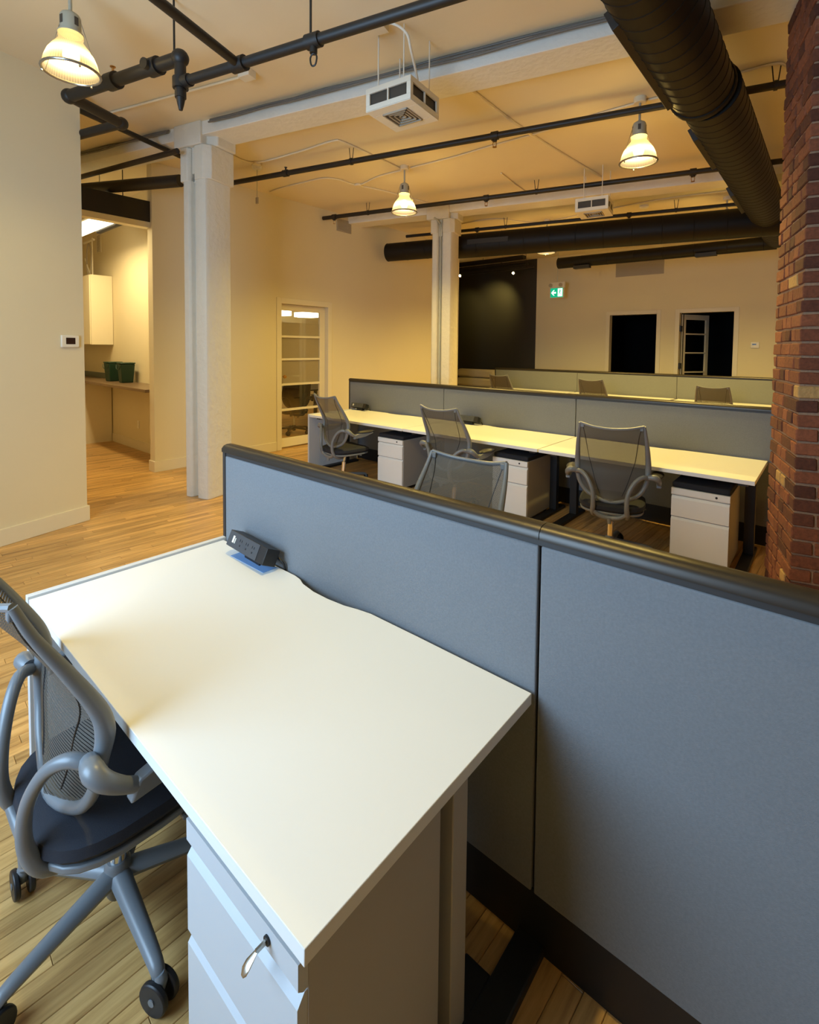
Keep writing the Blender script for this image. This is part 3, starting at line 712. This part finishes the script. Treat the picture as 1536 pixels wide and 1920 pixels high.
# ================================================================== PENDANT LAMPS
def pendant(label, loc, k_=1.0, up=.36):
    t = thing('pendant_lamp', label, 'lamp', loc)      # origin at the rim
    T = CZ-loc[2]
    G().lathe([(.157, 0), (.153, .03), (.144, .065), (.128, .105), (.106, .14), (.082, .17), (.068, .19), (.064, .205), (.070, .212), (.068, .232)], 40, caps=False).done('glass_shade', M['shade'], t)
    G().tube([(.160*math.cos(k*pi/12), .160*math.sin(k*pi/12), -.002) for k in range(24)], .0085, 8, 1, closed=True).done('rim', M['rim'], t)
    for k in range(3): G().lathe([(.004, -.025), (.007, -.018), (.004, -.008)], 8, Matrix.Translation((.16*math.cos(k*2.1), .16*math.sin(k*2.1), 0))).done('rim_screw', M['chrome'], t)
    G().lathe([(.072, .230), (.072, .238), (.058, .240), (.058, .335), (.050, .352), (.025, .368), (.018, .372)], 24).done('housing', M['lampgrey'], t)
    for k in range(4):
        a = k*pi/2+.3; Tm = Matrix.Rotation(a, 4, 'Z'); G().box((.052, -.012, .275), (.0595, .012, .325), Tm).done('vent_slot', M['grilledark'], t)
    for k in range(2):
        a = k*pi+.8; G().tube([(.05*math.cos(a), .05*math.sin(a), .345), (.158*math.cos(a), .158*math.sin(a), .0)], .0022, 5, 1).done('safety_wire', M['rim'], t)
    G().cyl((0, 0, .37), (0, 0, T-.03), .011, 10).done('rod', M['lampgrey'], t)
    G().lathe([(.05, T-.05), (.055, T-.045), (.055, T)], 20).done('canopy', M['ceiling'], t)
    q = G(); bmesh.ops.create_uvsphere(q.bm, u_segments=16, v_segments=10, radius=1, matrix=Matrix.Translation((0, 0, .10)) @ Matrix.Diagonal((.048, .048, .06, 1))); q.done('bulb', M['bulb'], t)
    spot('pendant_bulb_light', (loc[0], loc[1], loc[2]+.02), (loc[0], loc[1], 0), LAMP_W*k_, WARM, 150, .8)
    point('pendant_glow', (loc[0], loc[1], loc[2]+.12), LAMP_W*k_*up)
    return t
LZ = 3.37
q = onz(134, 135, LZ); pendant('lit glass pendant lamp close by at the top left', (q.x, q.y, LZ), .15, .5)
q = onz(758, 398, LZ); pendant('lit glass pendant lamp in front of the farther column', (q.x, q.y, LZ))
q = onz(1197, 304, LZ); pendant('lit glass pendant lamp beside the big black duct', (q.x, q.y, LZ))
pendant('lit glass pendant lamp mostly hidden by the long black duct, near the exit sign', (-3.98, 8.45, 3.37), 1.45, .3)
pendant('pendant lamp whose rod shows between thin pipe and black duct', (-1.30, 8.86, 3.40), 1.5, .3)
pendant('lit glass pendant lamp above the nearest desk, out of the frame', (-1.28, 1.08, LZ), .40, .6)

# ================================================================== UNIT HEATERS
def heater(label, loc, rz, conduit=False):
    t = thing('unit_heater', label, 'heater', loc, rz); w, h = .40, .165
    g = G(); 
    g.box((0, 0, .001), (w, .015, .04)).box((0, 0, h-.04), (w, .015, h)).box((0, 0, .04), (.035, .015, h-.04)).box((w-.035, 0, .04), (w, .015, h-.04)).box((w/2-.006, 0, .04), (w/2+.006, .015, h-.04))
    g.box((w-.015, .015, .001), (w, w, .04)).box((w-.015, .015, h-.04), (w, w, h)).box((w-.015, .015, .04), (w, .035, h-.04)).box((w-.015, w-.035, .04), (w, w, h-.04)).box((w-.015, w/2-.006, .04), (w, w/2+.006, h-.04))
    g.box((0, .015, .001), (.015, w-.015, h)).box((0, w-.015, .001), (w-.015, w, h)).box((.015, .015, h-.012), (w-.015, w-.015, h-.001))
    g.box((.001, .001, -.006), (w-.001, .09, .0)).box((.001, w-.09, -.006), (w-.001, w-.001, .0)).box((.001, .09, -.006), (.09, w-.09, .0)).box((w-.09, .09, -.006), (w-.001, w-.09, .0))
    g.done('housing', M['heater'], t, bevel=.002)
    G().box((.02, .018, .02), (w-.02, w-.02, h-.02)).done('coil_block', M['grilledark'], t)
    for k in range(4):
        a = .09+.028*k; g = G()
        for q in (((a, a), (w-a, a+.010)), ((a, w-a-.010), (w-a, w-a)), ((a, a), (a+.010, w-a)), ((w-a-.010, a), (w-a, w-a))): g.box((q[0][0], q[0][1], -.016+.003*k), (q[1][0], q[1][1], .012))
        g.done('louvre', M['grey'], t)
    for x, y in ((.1, .02), (.32, .03), (.37, .30), (.05, .37)): G().cyl((x, y, h), (x, y, CZ-loc[2]), .005, 8).done('hanging_rod', M['heater'], t)
    return t
heater('white ceiling unit heater, the nearer one, in front of the ceiling beam', (-2.73, 2.68, 3.40), math.radians(7))
heater('white ceiling unit heater, the farther one, above the long black duct', (-2.59, 6.3, 3.40), math.radians(10))

# ================================================================== SPRINKLER PIPES
def run(label, c, z, pxa, pxb, r, heads=(), hangers=(), couplings=(), xa=None, xb=None):
    a = xa if xa is not None else xb_at(pxa, c, z); b_ = xb if xb is not None else xb_at(pxb, c, z)
    t = thing('sprinkler_pipe', label, 'pipe', B(a, c, z), BA)
    G().cyl((0, 0, 0), (b_-a, 0, 0), r, 14).done('pipe', M['pipe'], t)
    for p in heads:
        x = xb_at(p, c, z)-a
        G().cyl((x-.035, 0, 0), (x+.035, 0, 0), r*1.35, 14).cyl((x, 0, 0), (x, 0, -r-.025), r*.75, 10).done('tee', M['pipe'], t)
        G().tube([(x, 0, -r-.02), (x-.018, 0, -r-.04), (x-.014, 0, -r-.07), (x, 0, -r-.078), (x+.014, 0, -r-.07), (x+.018, 0, -r-.04)], .004, 6, 3, closed=True).lathe([(.022, 0), (.022, .003)], 12, Matrix.Translation((x, 0, -r-.082))).done('sprinkler_head', M['brass'], t)
    for p in hangers:
        x = xb_at(p, c, z)-a
        G().cyl((x-.012, 0, 0), (x-.03, 0, CZ-z), .0045, 6).cyl((x+.012, 0, 0), (x+.03, 0, CZ-z), .0045, 6).cyl((x-.012, 0, 0), (x+.012, 0, 0), r*1.25, 12).done('hanger', M['blackmetal'], t)
    for p in couplings:
        x = xb_at(p, c, z)-a; G().cyl((x-.03, 0, 0), (x+.03, 0, 0), r*1.3, 14).done('coupling', M['pipe'], t)
    return t
z1 = 3.55
cA = onz(200, 157, z1).dot(BY); cA2 = onz(290, 125, z1).dot(BY)
cA = (cA+cA2)/2
A0 = xb_at(130, cA, z1); A1 = xb_at(338, cA, z1)
t = thing('sprinkler_main', 'thick black sprinkler main with elbows at the top left', 'pipe', B(0, 0, z1), BA)
G().cyl((A0, cA, 0), (A1, cA, 0), .044, 18).done('pipe', M['pipe'], t)
def sph(p, r): 
    q = G(); bmesh.ops.create_uvsphere(q.bm, u_segments=16, v_segments=10, radius=r, matrix=Matrix.Translation(p)); return q
sph((A0, cA, 0), .056).done('elbow', M['pipe'], t); sph((A1, cA, 0), .056).done('elbow', M['pipe'], t)
e2 = onz(228, 232, z1); e2b = (e2.dot(BX), e2.dot(BY))
G().cyl((A0, cA, 0), (e2b[0], e2b[1], 0), .042, 16).done('pipe', M['pipe'], t); sph((e2b[0], e2b[1], 0), .054).done('elbow', M['pipe'], t)
e3x = e2b[0]-1.2
G().cyl((e2b[0], e2b[1], 0), (e3x, e2b[1]-.02, 0), .04, 16).done('pipe', M['pipe'], t)
for p in (212, 290): 
    x = xb_at(p, cA, z1); G().cyl((x-.045, cA, 0), (x+.045, cA, 0), .06, 18).done('coupling', M['pipe'], t)
x = xb_at(288, cA, z1); G().cyl((x, cA, 0), (x, cA-.08, -.01), .036, 12).done('plug', M['pipe'], t)
x = xb_at(212, cA, z1); G().cyl((x, cA, .05), (x, cA, .10), .008, 8).lathe([(.02, 0), (.02, .004)], 10, Matrix.Translation((x, cA, .10))).done('sprinkler_head', M['brass'], t)
zl = z1-.16
G().cyl((A1, cA, 0), (A1, cA, -.26), .036, 14).cyl((A1, cA, -.13), (A1, cA, -.20), .05, 14).lathe([(.03, -.26), (.022, -.30), (.012, -.34)], 12, Matrix.Translation((A1, cA, 0))).done('drop_pipe', M['pipe'], t)
G().cyl((xb_at(327, cA, z1), cA, 0), (xb_at(327, cA, z1), cA, CZ-z1), .007, 8).done('hanger', M['blackmetal'], t)
run('black sprinkler pipe crossing the ceiling nearest the viewer', cA, zl, 0, 0, .031, heads=(), hangers=(), couplings=(350,), xa=A1, xb=-.5)
zt_ = zl
t2 = thing('sprinkler_fittings', 'tee with a small sprinkler head on the nearest black pipe', 'pipe fitting', B(xb_at(588, cA, zt_), cA, zt_), BA)
G().cyl((-.045, 0, 0), (.045, 0, 0), .042, 16).done('tee', M['pipe'], t2)
G().cyl((0, 0, -.02), (.0, 0, -.07), .022, 12).cyl((-.02, 0, 0), (-.02, 0, CZ-zt_), .007, 8).done('hanger', M['blackmetal'], t2)
G().tube([(0, 0, -.07), (-.022, 0, -.09), (-.016, 0, -.13), (0, 0, -.14), (.016, 0, -.13), (.022, 0, -.09)], .005, 6, 3, closed=True).done('sprinkler_head', M['blackmetal'], t2)
# branch going away from the viewer at the tee
xb_ = xb_at(448, cA, zl)
t = thing('sprinkler_branch', 'black branch pipe joining the nearest sprinkler pipe from above the frame', 'pipe', B(xb_, cA, zl), BA)
pA = onz(295, 0, zl)-B(xb_, cA, zl); pl = Vector((pA.dot(BX), pA.dot(BY), 0))
G().cyl((0, 0, 0), pl*1.6, .028, 14).done('pipe', M['pipe'], t)
G().cyl((-.05, 0, 0), (.05, 0, 0), .046, 16).done('tee', M['pipe'], t)
# thin pipe running behind the elbow to the column
a = onz(154, 209, 3.775); b_ = onz(338, 293, 3.775)
t = thing('sprinkler_pipe', 'thin black pipe slanting behind the thick elbow towards the near column', 'pipe', a)
G().cyl(-(b_-a).normalized()*.05, b_-a, .026, 12).done('pipe', M['pipe'], t)
a = onz(140, 335, 3.62); b_ = onz(333, 283, 3.62)
t = thing('sprinkler_pipe', 'thin black pipe above the kitchenette, rising to the near column', 'pipe', a)
G().cyl((a-b_).normalized()*1.0, b_-a, .028, 12).done('pipe', M['pipe'], t)
a = onz(190, 352, 3.55); b_ = onz(281, 344, 3.55)
t = thing('duct_stub', 'black pipe resting above the black header beam', 'pipe', a)
G().cyl(-(b_-a)*.7, (b_-a)*1.6, .07, 16).done('pipe', M['pipe'], t)
run('black sprinkler pipe from the near column across to the brick pier', 5.0, 3.79, 415, 1490, .032, heads=(928,), hangers=(659, 1455), xb=xb_at(1490, 5.0, 3.79))
run('black sprinkler pipe in front of the farther column', 6.98, 3.79, 606, 1475, .032, heads=(627, 912, 1300), hangers=(690, 1006))
run('thin black sprinkler pipe just above the long black duct', 8.75, 3.79, 762, 1450, .028, heads=(895, 1180), hangers=(948, 1268))
u = onz(536, 325, 3.79); t = thing('upright_sprinkler', 'small upright sprinkler on the pipe right of the near column', 'sprinkler', B(u.dot(BX), 5.0, 3.79), BA)
G().cyl((-.035, 0, 0), (.035, 0, 0), .042, 14).cyl((0, 0, .03), (0, 0, .07), .01, 8).lathe([(.02, 0), (.02, .004)], 10, Matrix.Translation((0, 0, .07))).done('head', M['pipe'], t)

# ================================================================== DUCTS
def spiral_duct(name, label, p, q, r, rib=.13, seg=32, cap0=True, registers=()):
    t = thing(name, label, 'duct', p); d = Vector(q)-Vector(p); L = d.length; Q = d.to_track_quat('Z', 'Y').to_matrix().to_4x4()
    G().lathe([(r, 0), (r, L)], seg, Q).done('tube', M['duct'], t)
    g = G(); n = int(L/rib)
    for k in range(n+1):
        z = k*rib
        g.lathe([(r, z-.004), (r+.0035, z), (r, z+.004)], seg, Q, caps=False)
    o = g.done('spiral_seam', M['duct'], t); o['kind'] = 'stuff'
    return t, Q, L
bd, Q, L = spiral_duct('round_duct', 'big black spiral duct running away overhead on the right', (-.80, -1.28, 3.54), (-.80, 4.20, 3.54), .205)
G().lathe([(.212, 0), (.220, .01), (.220, .05), (.205, .07)], 32, Matrix.Translation((0, 5.44, 0)) @ Matrix.Rotation(-pi/2, 4, 'X')).done('collar', M['duct'], bd)
bd2, Q, L = spiral_duct('round_duct', 'farther length of the big black overhead duct, ending at the far wall', (-.765, 4.24, 3.53), (-.74, 9.95, 3.50), .205)
def register(duct, y0, y1, ang=152):
    a = math.radians(ang); T = Matrix.Rotation(-math.radians(ang-90), 4, 'Y')
    g = G(); rr = .20
    c = Vector((math.cos(a)*rr, 0, math.sin(-a+pi)*0))
    R = Matrix.Rotation(math.radians(-ang), 4, 'Y')
    g.box((rr-.01, y0, -.06), (rr+.035, y1, .06), R); g.done('side_register', M['blackmetal'], duct, bevel=.003)
register(bd, 2.85+1.28, 4.05+1.28, 205-360)
for y0, y1 in ((4.75, 5.6), (6.7, 7.6)): register(bd2, y0-4.24, y1-4.24, -155)
zc = 3.42; cc = 8.33
ax = xb_at(728, cc, zc); bx_ = xb_at(858, cc, zc); ex = xb_at(1440, cc, zc)
cd, Q, L = spiral_duct('cross_duct', 'long black duct crossing the room behind the farther column', B(ax, cc, zc), B(bx_, cc, zc), .165, .4)
cd2, Q, L = spiral_duct('cross_duct', 'wider right length of the long black cross duct', B(bx_, cc, zc), B(ex+.12, cc, zc), .205, .4)
G().box((.25, -.215, -.02), (.95, -.19, .06), Matrix.Rotation(BA, 4, 'Z')).done('slot_register', M['blackmetal'], cd2)
p0 = ony(1048, 494, 10.0); p1 = ony(1450, 455, 10.0)
sd, Q, L = spiral_duct('small_duct', 'slim black duct in front of the far wall above the doorways', p0, (p1.x+.05, 10.0, p1.z), .112, .5)
for pxx in (1094, 1325):
    q = ony(pxx, 490, 10.0); G().box((q.x-.16-p0.x, -.12, -.16), (q.x+.16-p0.x, .0, -.10)).done('air_outlet', M['blackmetal'], sd)

# ================================================================== CEILING CONDUITS
def conduit(label, pts, r=.011, boxes=(), z=None):
    z = z or CZ-.012; P = [onz(x, y, z) for x, y in pts]
    t = thing('ceiling_conduit', label, 'conduit', P[0]); P = [p-P[0] for p in P]
    G().tube(P, r, 8, 4).done('pipe', M['ceiling'], t)
    for x, y in boxes:
        q = onz(x, y, z)-t.location; G().lathe([(.05, -.02), (.05, .01)], 14, Matrix.Translation(q)).done('junction_box', M['ceiling'], t)
conduit('painted conduit from the near column to the farther pendant lamp', [(436, 292), (480, 305), (560, 285), (622, 265), (645, 267), (700, 292), (755, 318)], boxes=((482, 306),))
conduit('painted conduit looping from the meeting room wall to the farther pendant lamp', [(506, 360), (530, 352), (575, 341), (610, 334), (640, 338), (672, 347), (710, 331), (755, 319)], boxes=((672, 347),))
conduit('painted conduit from the junction box towards the farther column', [(672, 348), (720, 358), (780, 374), (815, 384)])
conduit('painted conduit between the two farther pendant lamps', [(770, 315), (860, 292), (913, 276), (1008, 250), (1078, 227), (1198, 192), (1245, 181)], r=.010)
conduit('straight painted conduit across the middle bay of the ceiling', [(873, 160), (993, 250), (1128, 332)], r=.016)
conduit('painted conduit with a square box above the thick sprinkler main', [(205, 212), (330, 178), (450, 145)], boxes=())
q = onz(463, 138, CZ-.02); tag(G().box((-.06, -.045, -.04), (.06, .045, .02), MB).done('ceiling_box', M['heater'], loc=q, bevel=.003), 'small white box at the end of the conduit above the sprinkler main', 'junction box')
conduit('painted conduit near the brick pier', [(1378, 140), (1440, 122), (1468, 120), (1479, 136)])
conduit('painted conduit by the farther unit heater', [(940, 325), (965, 345), (990, 362)])
conduit('thin painted conduit in the far ceiling bay', [(866, 420), (930, 410), (1010, 417), (1120, 396), (1250, 372), (1362, 358)], r=.009)
def cables(label, x0, x1, c, n=2):
    t = thing('beam_cables', label, 'cable', B(x0, c, CZ-.03), BA); rr = random.Random(int(x0*7))
    for k in range(n):
        P = []; x = 0
        while x < x1-x0: P.append((x, -.012*k-.008+rr.uniform(-.008, .004), .012-.02*k+rr.uniform(-.008, .008))); x += .35
        G().tube(P, .009, 6, 3).done('cable', plain('dusty_cable%d' % k, (.16, .15, .135), .7), t)
cables('loose grey cables lying along the top of the nearer beam', -4.05, .74, 3.775, 3)
cables('grey cables on the beam left of the near column', -8.5, -4.6, 3.775, 3)
# smoke detector with hanging sensor
q = onz(482, 311, CZ); t = thing('hanging_sensor', 'sensor hanging on a thin rod right of the near column', 'sensor', (q.x, q.y, CZ))
zb = CZ-.48
G().lathe([(.045, -.05), (.06, -.035), (.065, 0)], 18).done('base', M['heater'], t)
G().cyl((0, 0, -.05), (0, 0, -.40), .004, 6).done('rod', M['lampgrey'], t)
G().box((-.022, -.01, -.48), (.022, .01, -.40)).done('box', M['grey'], t, bevel=.002)
q = onz(1208, 385, CZ); t = tag(G().lathe([(.05, -.05), (.07, -.03), (.07, 0)], 18).done('smoke_detector', M['heater'], loc=(q.x, q.y, CZ)), 'small round smoke detector beside the farther unit heater', 'detector')
q = onz(880*0+1208, 384, CZ)
# white flex cord of the nearer heater
t = thing('heater_flex', 'white flexible cord arching from a ceiling box to the nearer unit heater', 'cable', (0, 0, 0))
P = [onz(707, 50, CZ-.02), onz(735, 44, CZ-.05), onz(762, 62, CZ-.12), onz(771, 95, CZ-.22)]
h_ = Vector((-2.42, 2.92, 3.57)); P2 = P+[h_+Vector((0, -.02, .08)), h_]
t.location = P[0]; G().tube([p-P[0] for p in P2], .009, 8, 5).done('cord', M['heater'], t)
G().box((-.07, -.05, -.03), (.07, .05, .02), MB).done('box', M['ceiling'], t)

# ================================================================== WALL FITTINGS
t = thing('thermostat', 'white thermostat with a dark screen on the left wall', 'thermostat', B(WLc, onz(130, 640, 1.667).dot(BY)*0+on(130, 640, BX, WLc).dot(BY), 1.667), BA)
G().box((0, -.078, -.055), (.022, .078, .055)).done('body', M['white'], t, bevel=.008); G().box((.0221, -.04, -.026), (.0228, .04, .032)).done('screen', M['screen'], t)
q = ony(1416, 648, BYB); t = thing('thermostat', 'small white thermostat on the far wall right of the doorways', 'thermostat', (q.x, BYB, q.z))
G().box((-.07, -.02, -.05), (.07, 0, .07)).done('body', M['white'], t, bevel=.006); G().box((-.045, -.0212, .01), (.02, -.0202, .035)).done('screen', M['screen'], t)
def grille(label, fn, a, b_, n, horizontal=True):   # fn(u,v) plane point; louvred grille
    pass
a = onx(631, 412, DW); b_ = onx(658, 436, DW)
t = thing('wall_vent', 'grey louvred vent high on the meeting room wall', 'vent', (DW, (a.y+b_.y)/2, (a.z+b_.z)/2)); hy, hz = abs(b_.y-a.y)/2, .105
G().box((0, -hy, -hz), (.012, hy, hz)).done('frame', M['grey'], t)
for k in range(9): z = -hz+.02+k*.021; G().box((.010, -hy+.02, z), (.02, hy-.02, z+.008)).done('louvre', M['grey'], t, smooth=False)
a = ony(1156, 480, BYB); b_ = ony(1245, 517, BYB)
t = thing('return_grille', 'wide grey return air grille on the far wall behind the slim duct', 'vent', ((a.x+b_.x)/2, BYB, 3.52)); hx, hz = (b_.x-a.x)/2, .21
G().box((-hx, -.012, -hz), (hx, 0, hz)).done('frame', M['grey'], t)
for k in range(18): z = -hz+.02+k*.0215; G().box((-hx+.02, -.02, z), (hx-.02, -.011, z+.009)).done('louvre', M['grey'], t, smooth=False)
t = thing('wall_vent', 'narrow tall vent on the kitchenette wall above the cabinet', 'vent', (-9.92+.55, 3.15, 3.33))
q = ony(186, 457, 3.15); t.location = (q.x, 3.15, q.z)
G().box((-.12, -.012, -.16), (.12, 0, .16)).done('frame', M['cab'], t)
for k in range(12): G().box((-.07, -.018, -.14+k*.024), (.07, -.011, -.13+k*.024)).done('louvre', M['grey'], t, smooth=False)
q = ony(260, 796, 3.15); t = thing('wall_outlet', 'beige outlet plate on the wall under the kitchenette counter', 'outlet', (q.x, 3.15, q.z))
G().box((-.04, -.008, -.06), (.04, 0, .06)).done('plate', M['white'], t, bevel=.002); G().box((-.017, -.0095, .01), (.017, -.008, .035)).box((-.017, -.0095, -.035), (.017, -.008, -.01)).done('socket', M['cab'], t)
# exit sign
q = ony(1044, 548, 11.4); t = thing('exit_sign', 'green running man exit sign with two emergency lamps', 'sign', (q.x, 11.4, q.z))
G().box((-.17, 0, -.135), (.17, .07, .11)).box((-.17, .005, .11), (.19, .07, .24)).done('housing', M['heater'], t, bevel=.004)
G().box((-.155, -.004, -.12), (.155, 0, .10)).done('sign_face', M['signgreen'], t)
yf = lambda x, z, y: Vector((x, y, z))
G().box((.03, -.007, -.10), (.14, -.004, .085)).done('lit_panel', M['signwhite'], t)
G().prism([(-.135, -.01), (-.075, .055), (-.05, .055), (-.09, .008), (-.015, .008), (-.015, -.028), (-.09, -.028), (-.05, -.075), (-.075, -.075)], -.0065, -.004, f=yf).done('arrow', M['signwhite'], t)
mn = G(); yy = (-.0105, -.0072)
mn.prism([(.083+.013*math.cos(k*pi/5), .060+.013*math.sin(k*pi/5)) for k in range(10)], *yy, f=yf)
for a_, b_2, w in (((.09, .045), (.078, -.01), .022), ((.088, .038), (.055, .02), .009), ((.055, .02), (.045, .0), .008), ((.09, .038), (.118, .015), .009), ((.078, -.01), (.052, -.035), .012), ((.052, -.035), (.04, -.07), .011), ((.078, -.01), (.10, -.045), .012), ((.10, -.045), (.128, -.05), .011)):
    d = Vector((b_2[0]-a_[0], b_2[1]-a_[1])).normalized(); nn = Vector((-d.y, d.x))*w/2
    mn.prism([(a_[0]+nn.x, a_[1]+nn.y), (a_[0]-nn.x, a_[1]-nn.y), (b_2[0]-nn.x, b_2[1]-nn.y), (b_2[0]+nn.x, b_2[1]+nn.y)], *yy, f=yf)
mn.done('running_figure', M['signgreen'], t)
for sx in (-.15, .10): G().lathe([(.03, 0), (.045, .03), (.045, .05)], 16, Matrix.Translation((sx, .02, .17)) @ Matrix.Rotation(pi/2, 4, 'X')).done('emergency_lamp', M['grey'], t)
G().cyl((0, .03, .2), (0, .03, CZ-q.z), .006, 8).done('hanging_rod', M['lampgrey'], t)

# ================================================================== KITCHENETTE
kt = thing('base_cabinet', 'cream base cabinet end under the kitchenette counter', 'cabinet', (-9.3, 2.55, 0))
G().box((-1.8, 0, 0), (0, .585, 1.015)).done('body', M['cab'], kt)
kt = thing('countertop', 'brown kitchenette countertop with a dark splash strip', 'counter', (-9.3, 2.68, 1.02))
G().box((-1.85, -.1, 0), (.06, .46, .04)).box((.06, .0, 0), (2.53, .46, .04)).done('slab', M['counter'], kt, bevel=.004)
G().box((-1.85, .44, .04), (.25, .46, .13)).done('splash_strip', M['counterdark'], kt)
kt = thing('wall_cabinet', 'cream wall cabinet above the kitchenette counter', 'cabinet', (-9.21, 2.80, 1.64))
G().box((-1.5, .02, 0), (0, .345, 1.14)).done('body', M['cab'], kt, bevel=.003)
for k in range(3): G().box((-.498-.5*k, 0, .005), (-.002-.5*k, .018, 1.135)).done('door', M['cab'], kt, bevel=.003)
def bin_(label, loc, rz):
    t = thing('compost_bin', label, 'bin', loc, rz, 'green bins on the counter')
    g = G(); h = .29
    v0 = [g.bm.verts.new((sx*.075, sy*.08, 0)) for sx, sy in ((-1, -1), (1, -1), (1, 1), (-1, 1))]; v1 = [g.bm.verts.new((sx*.098, sy*.10, h)) for sx, sy in ((-1, -1), (1, -1), (1, 1), (-1, 1))]
    for k in range(4): g.bm.faces.new((v0[k], v0[(k+1) % 4], v1[(k+1) % 4], v1[k]))
    g.bm.faces.new(v0[::-1]); g.bm.faces.new(v1); g.done('tub', M['green'], t, bevel=.012)
    G().box((-.104, -.106, h), (.104, .106, h+.02)).done('lid', M['green'], t, bevel=.01)
    G().tube([(-.10, -.105, h-.02), (-.06, -.115, h-.08), (.06, -.115, h-.08), (.10, -.105, h-.02)], .005, 6).done('handle', M['green'], t)
q = ony(208, 713, 2.93); bin_('green lidded compost bin on the counter, left one of two', (q.x-.02, 2.97, 1.06), .1)
q = ony(226, 713, 2.93); bin_('green lidded compost bin on the counter, right one of two', (q.x+.06, 2.99, 1.06), -.05)
t = thing('fluorescent_light', 'lit fluorescent fixture hanging in the kitchenette', 'ceiling light', (-8.2, 2.32, 3.20))
G().box((-.5, -.06, .06), (1.22, .14, .10)).done('housing', M['heater'], t)
for y in (-.02, .08): G().cyl((-.45, y, .045), (1.18, y, .045), .016, 12).done('tube', M['tube'], t)
G().prism([(-.07, .06), (-.05, .0), (.13, .0), (.15, .06)], -.48, 1.2, f=lambda y, z, x: Vector((x, y, z))).done('diffuser', M['tube'], t)
for x in (-.2, .9): G().cyl((x, .04, .10), (x, .04, CZ-3.2), .006, 8).done('hanging_rod', M['lampgrey'], t)
area('kitchen_fluorescent_light', (-7.9, 2.33, 3.17), (-7.9, 2.33, 0), 1.6, .2, 46, (1, .76, .36))
t = thing('coiled_hose', 'pale hose loop and bracket on top of the wall cabinet', 'hose', (-9.75, 2.97, 2.78))
G().tube([(.16*math.cos(k*pi/6)*.7, 0, .30+.28*math.sin(k*pi/6)) for k in range(12)], .012, 8, 3, closed=True).done('hose', M['grey'], t)
G().cyl((-.25, 0, .62), (.25, 0, .62), .018, 10).cyl((.17, .0, .0), (.17, 0, .66), .009, 8).cyl((-.2, 0, .35), (.1, 0, .0), .009, 8).done('bracket', M['heater'], t)
t = thing('pipe_stub', 'short black pipe end beside the fluorescent fixture', 'pipe', (-7.2, 2.6, 3.28))
G().cyl((-.9, 0, 0), (.35, 0, 0), .05, 16).done('pipe', M['pipe'], t)
G().cyl((0, 0, .04), (0, 0, CZ-3.28), .006, 8).done('hanging_rod', M['blackmetal'], t)

# ================================================================== LOUNGE
t = thing('sofa', 'beige tufted armchair back in front of the charcoal wall', 'sofa', (-7.2, 11.0, 0))
G().box((-.65, -.4, .12), (.65, .4, .42)).done('seat', M['sofa'], t, bevel=.05)
for k, (za, zb) in enumerate(((.42, .62), (.63, .86), (.87, 1.09))): G().box((-.60+.01*k, .16, za), (.60-.01*k, .40, zb)).done('back_cushion', M['sofa'], t, bevel=.06)
for s in (-1, 1):
    G().box((s*.72-.07, -.4, .12), (s*.72+.07, .4, .60)).done('armrest', M['sofa'], t, bevel=.04)
    for y in (-.33, .33): G().cyl((s*.6, y, 0), (s*.6, y, .12), .025, 10).done('leg', M['blackmetal'], t)
pA_ = ony(870, 494, 11.3)
t = thing('lounge_pipe', 'black pipes running across the top of the charcoal wall', 'pipe', (-9.0, 11.3, pA_.z))
G().cyl((0, 0, 0), (3.1, 0, 0), .09, 18).done('pipe', M['pipe'], t)
G().cyl((0, .2, -.16), (3.1, .2, -.16), .04, 12).done('pipe', M['pipe'], t)
for x in (.8, 2.4): G().cyl((x, 0, 0), (x, 0, CZ-pA_.z), .008, 6).cyl((x, .2, -.16), (x, .0, 0), .008, 6).done('hanging_rod', M['blackmetal'], t)
zt0 = ony(925, 515, 11.0).z
t = thing('track_light', 'black track with two glaring spotlights before the charcoal wall', 'lamp', (-6.9, 11.0, zt0+.06))
G().box((-1.1, -.02, 0), (1.4, .02, .03)).done('track', M['blackmetal'], t)
for x in (-.9, 0, 1.2): G().cyl((x, 0, .03), (x, 0, CZ-zt0-.06), .005, 6).done('hanging_rod', M['blackmetal'], t)
for pxx, pyy in ((862, 517), (962, 512)):
    q = ony(pxx, pyy, 10.97)-t.location
    G().cyl((q.x, 0, q.z-.05), (q.x, 0, 0), .012, 8).cyl((q.x, .08, q.z+.0), (q.x, -.01, q.z), .04, 14).done('spot_head', M['blackmetal'], t)
    G().cyl((q.x, -.028, q.z), (q.x, -.012, q.z), .026, 14).done('spot_bulb', M['spotbulb'], t)
spot('track_spot', (-6.75, 11.0, 3.45), (-7.05, 11.9, 2.75), 70, WARM, 85, 1)
spot('track_spot', (-7.9, 11.0, 3.45), (-8.0, 11.9, 2.6), 14, WARM, 80, 1)
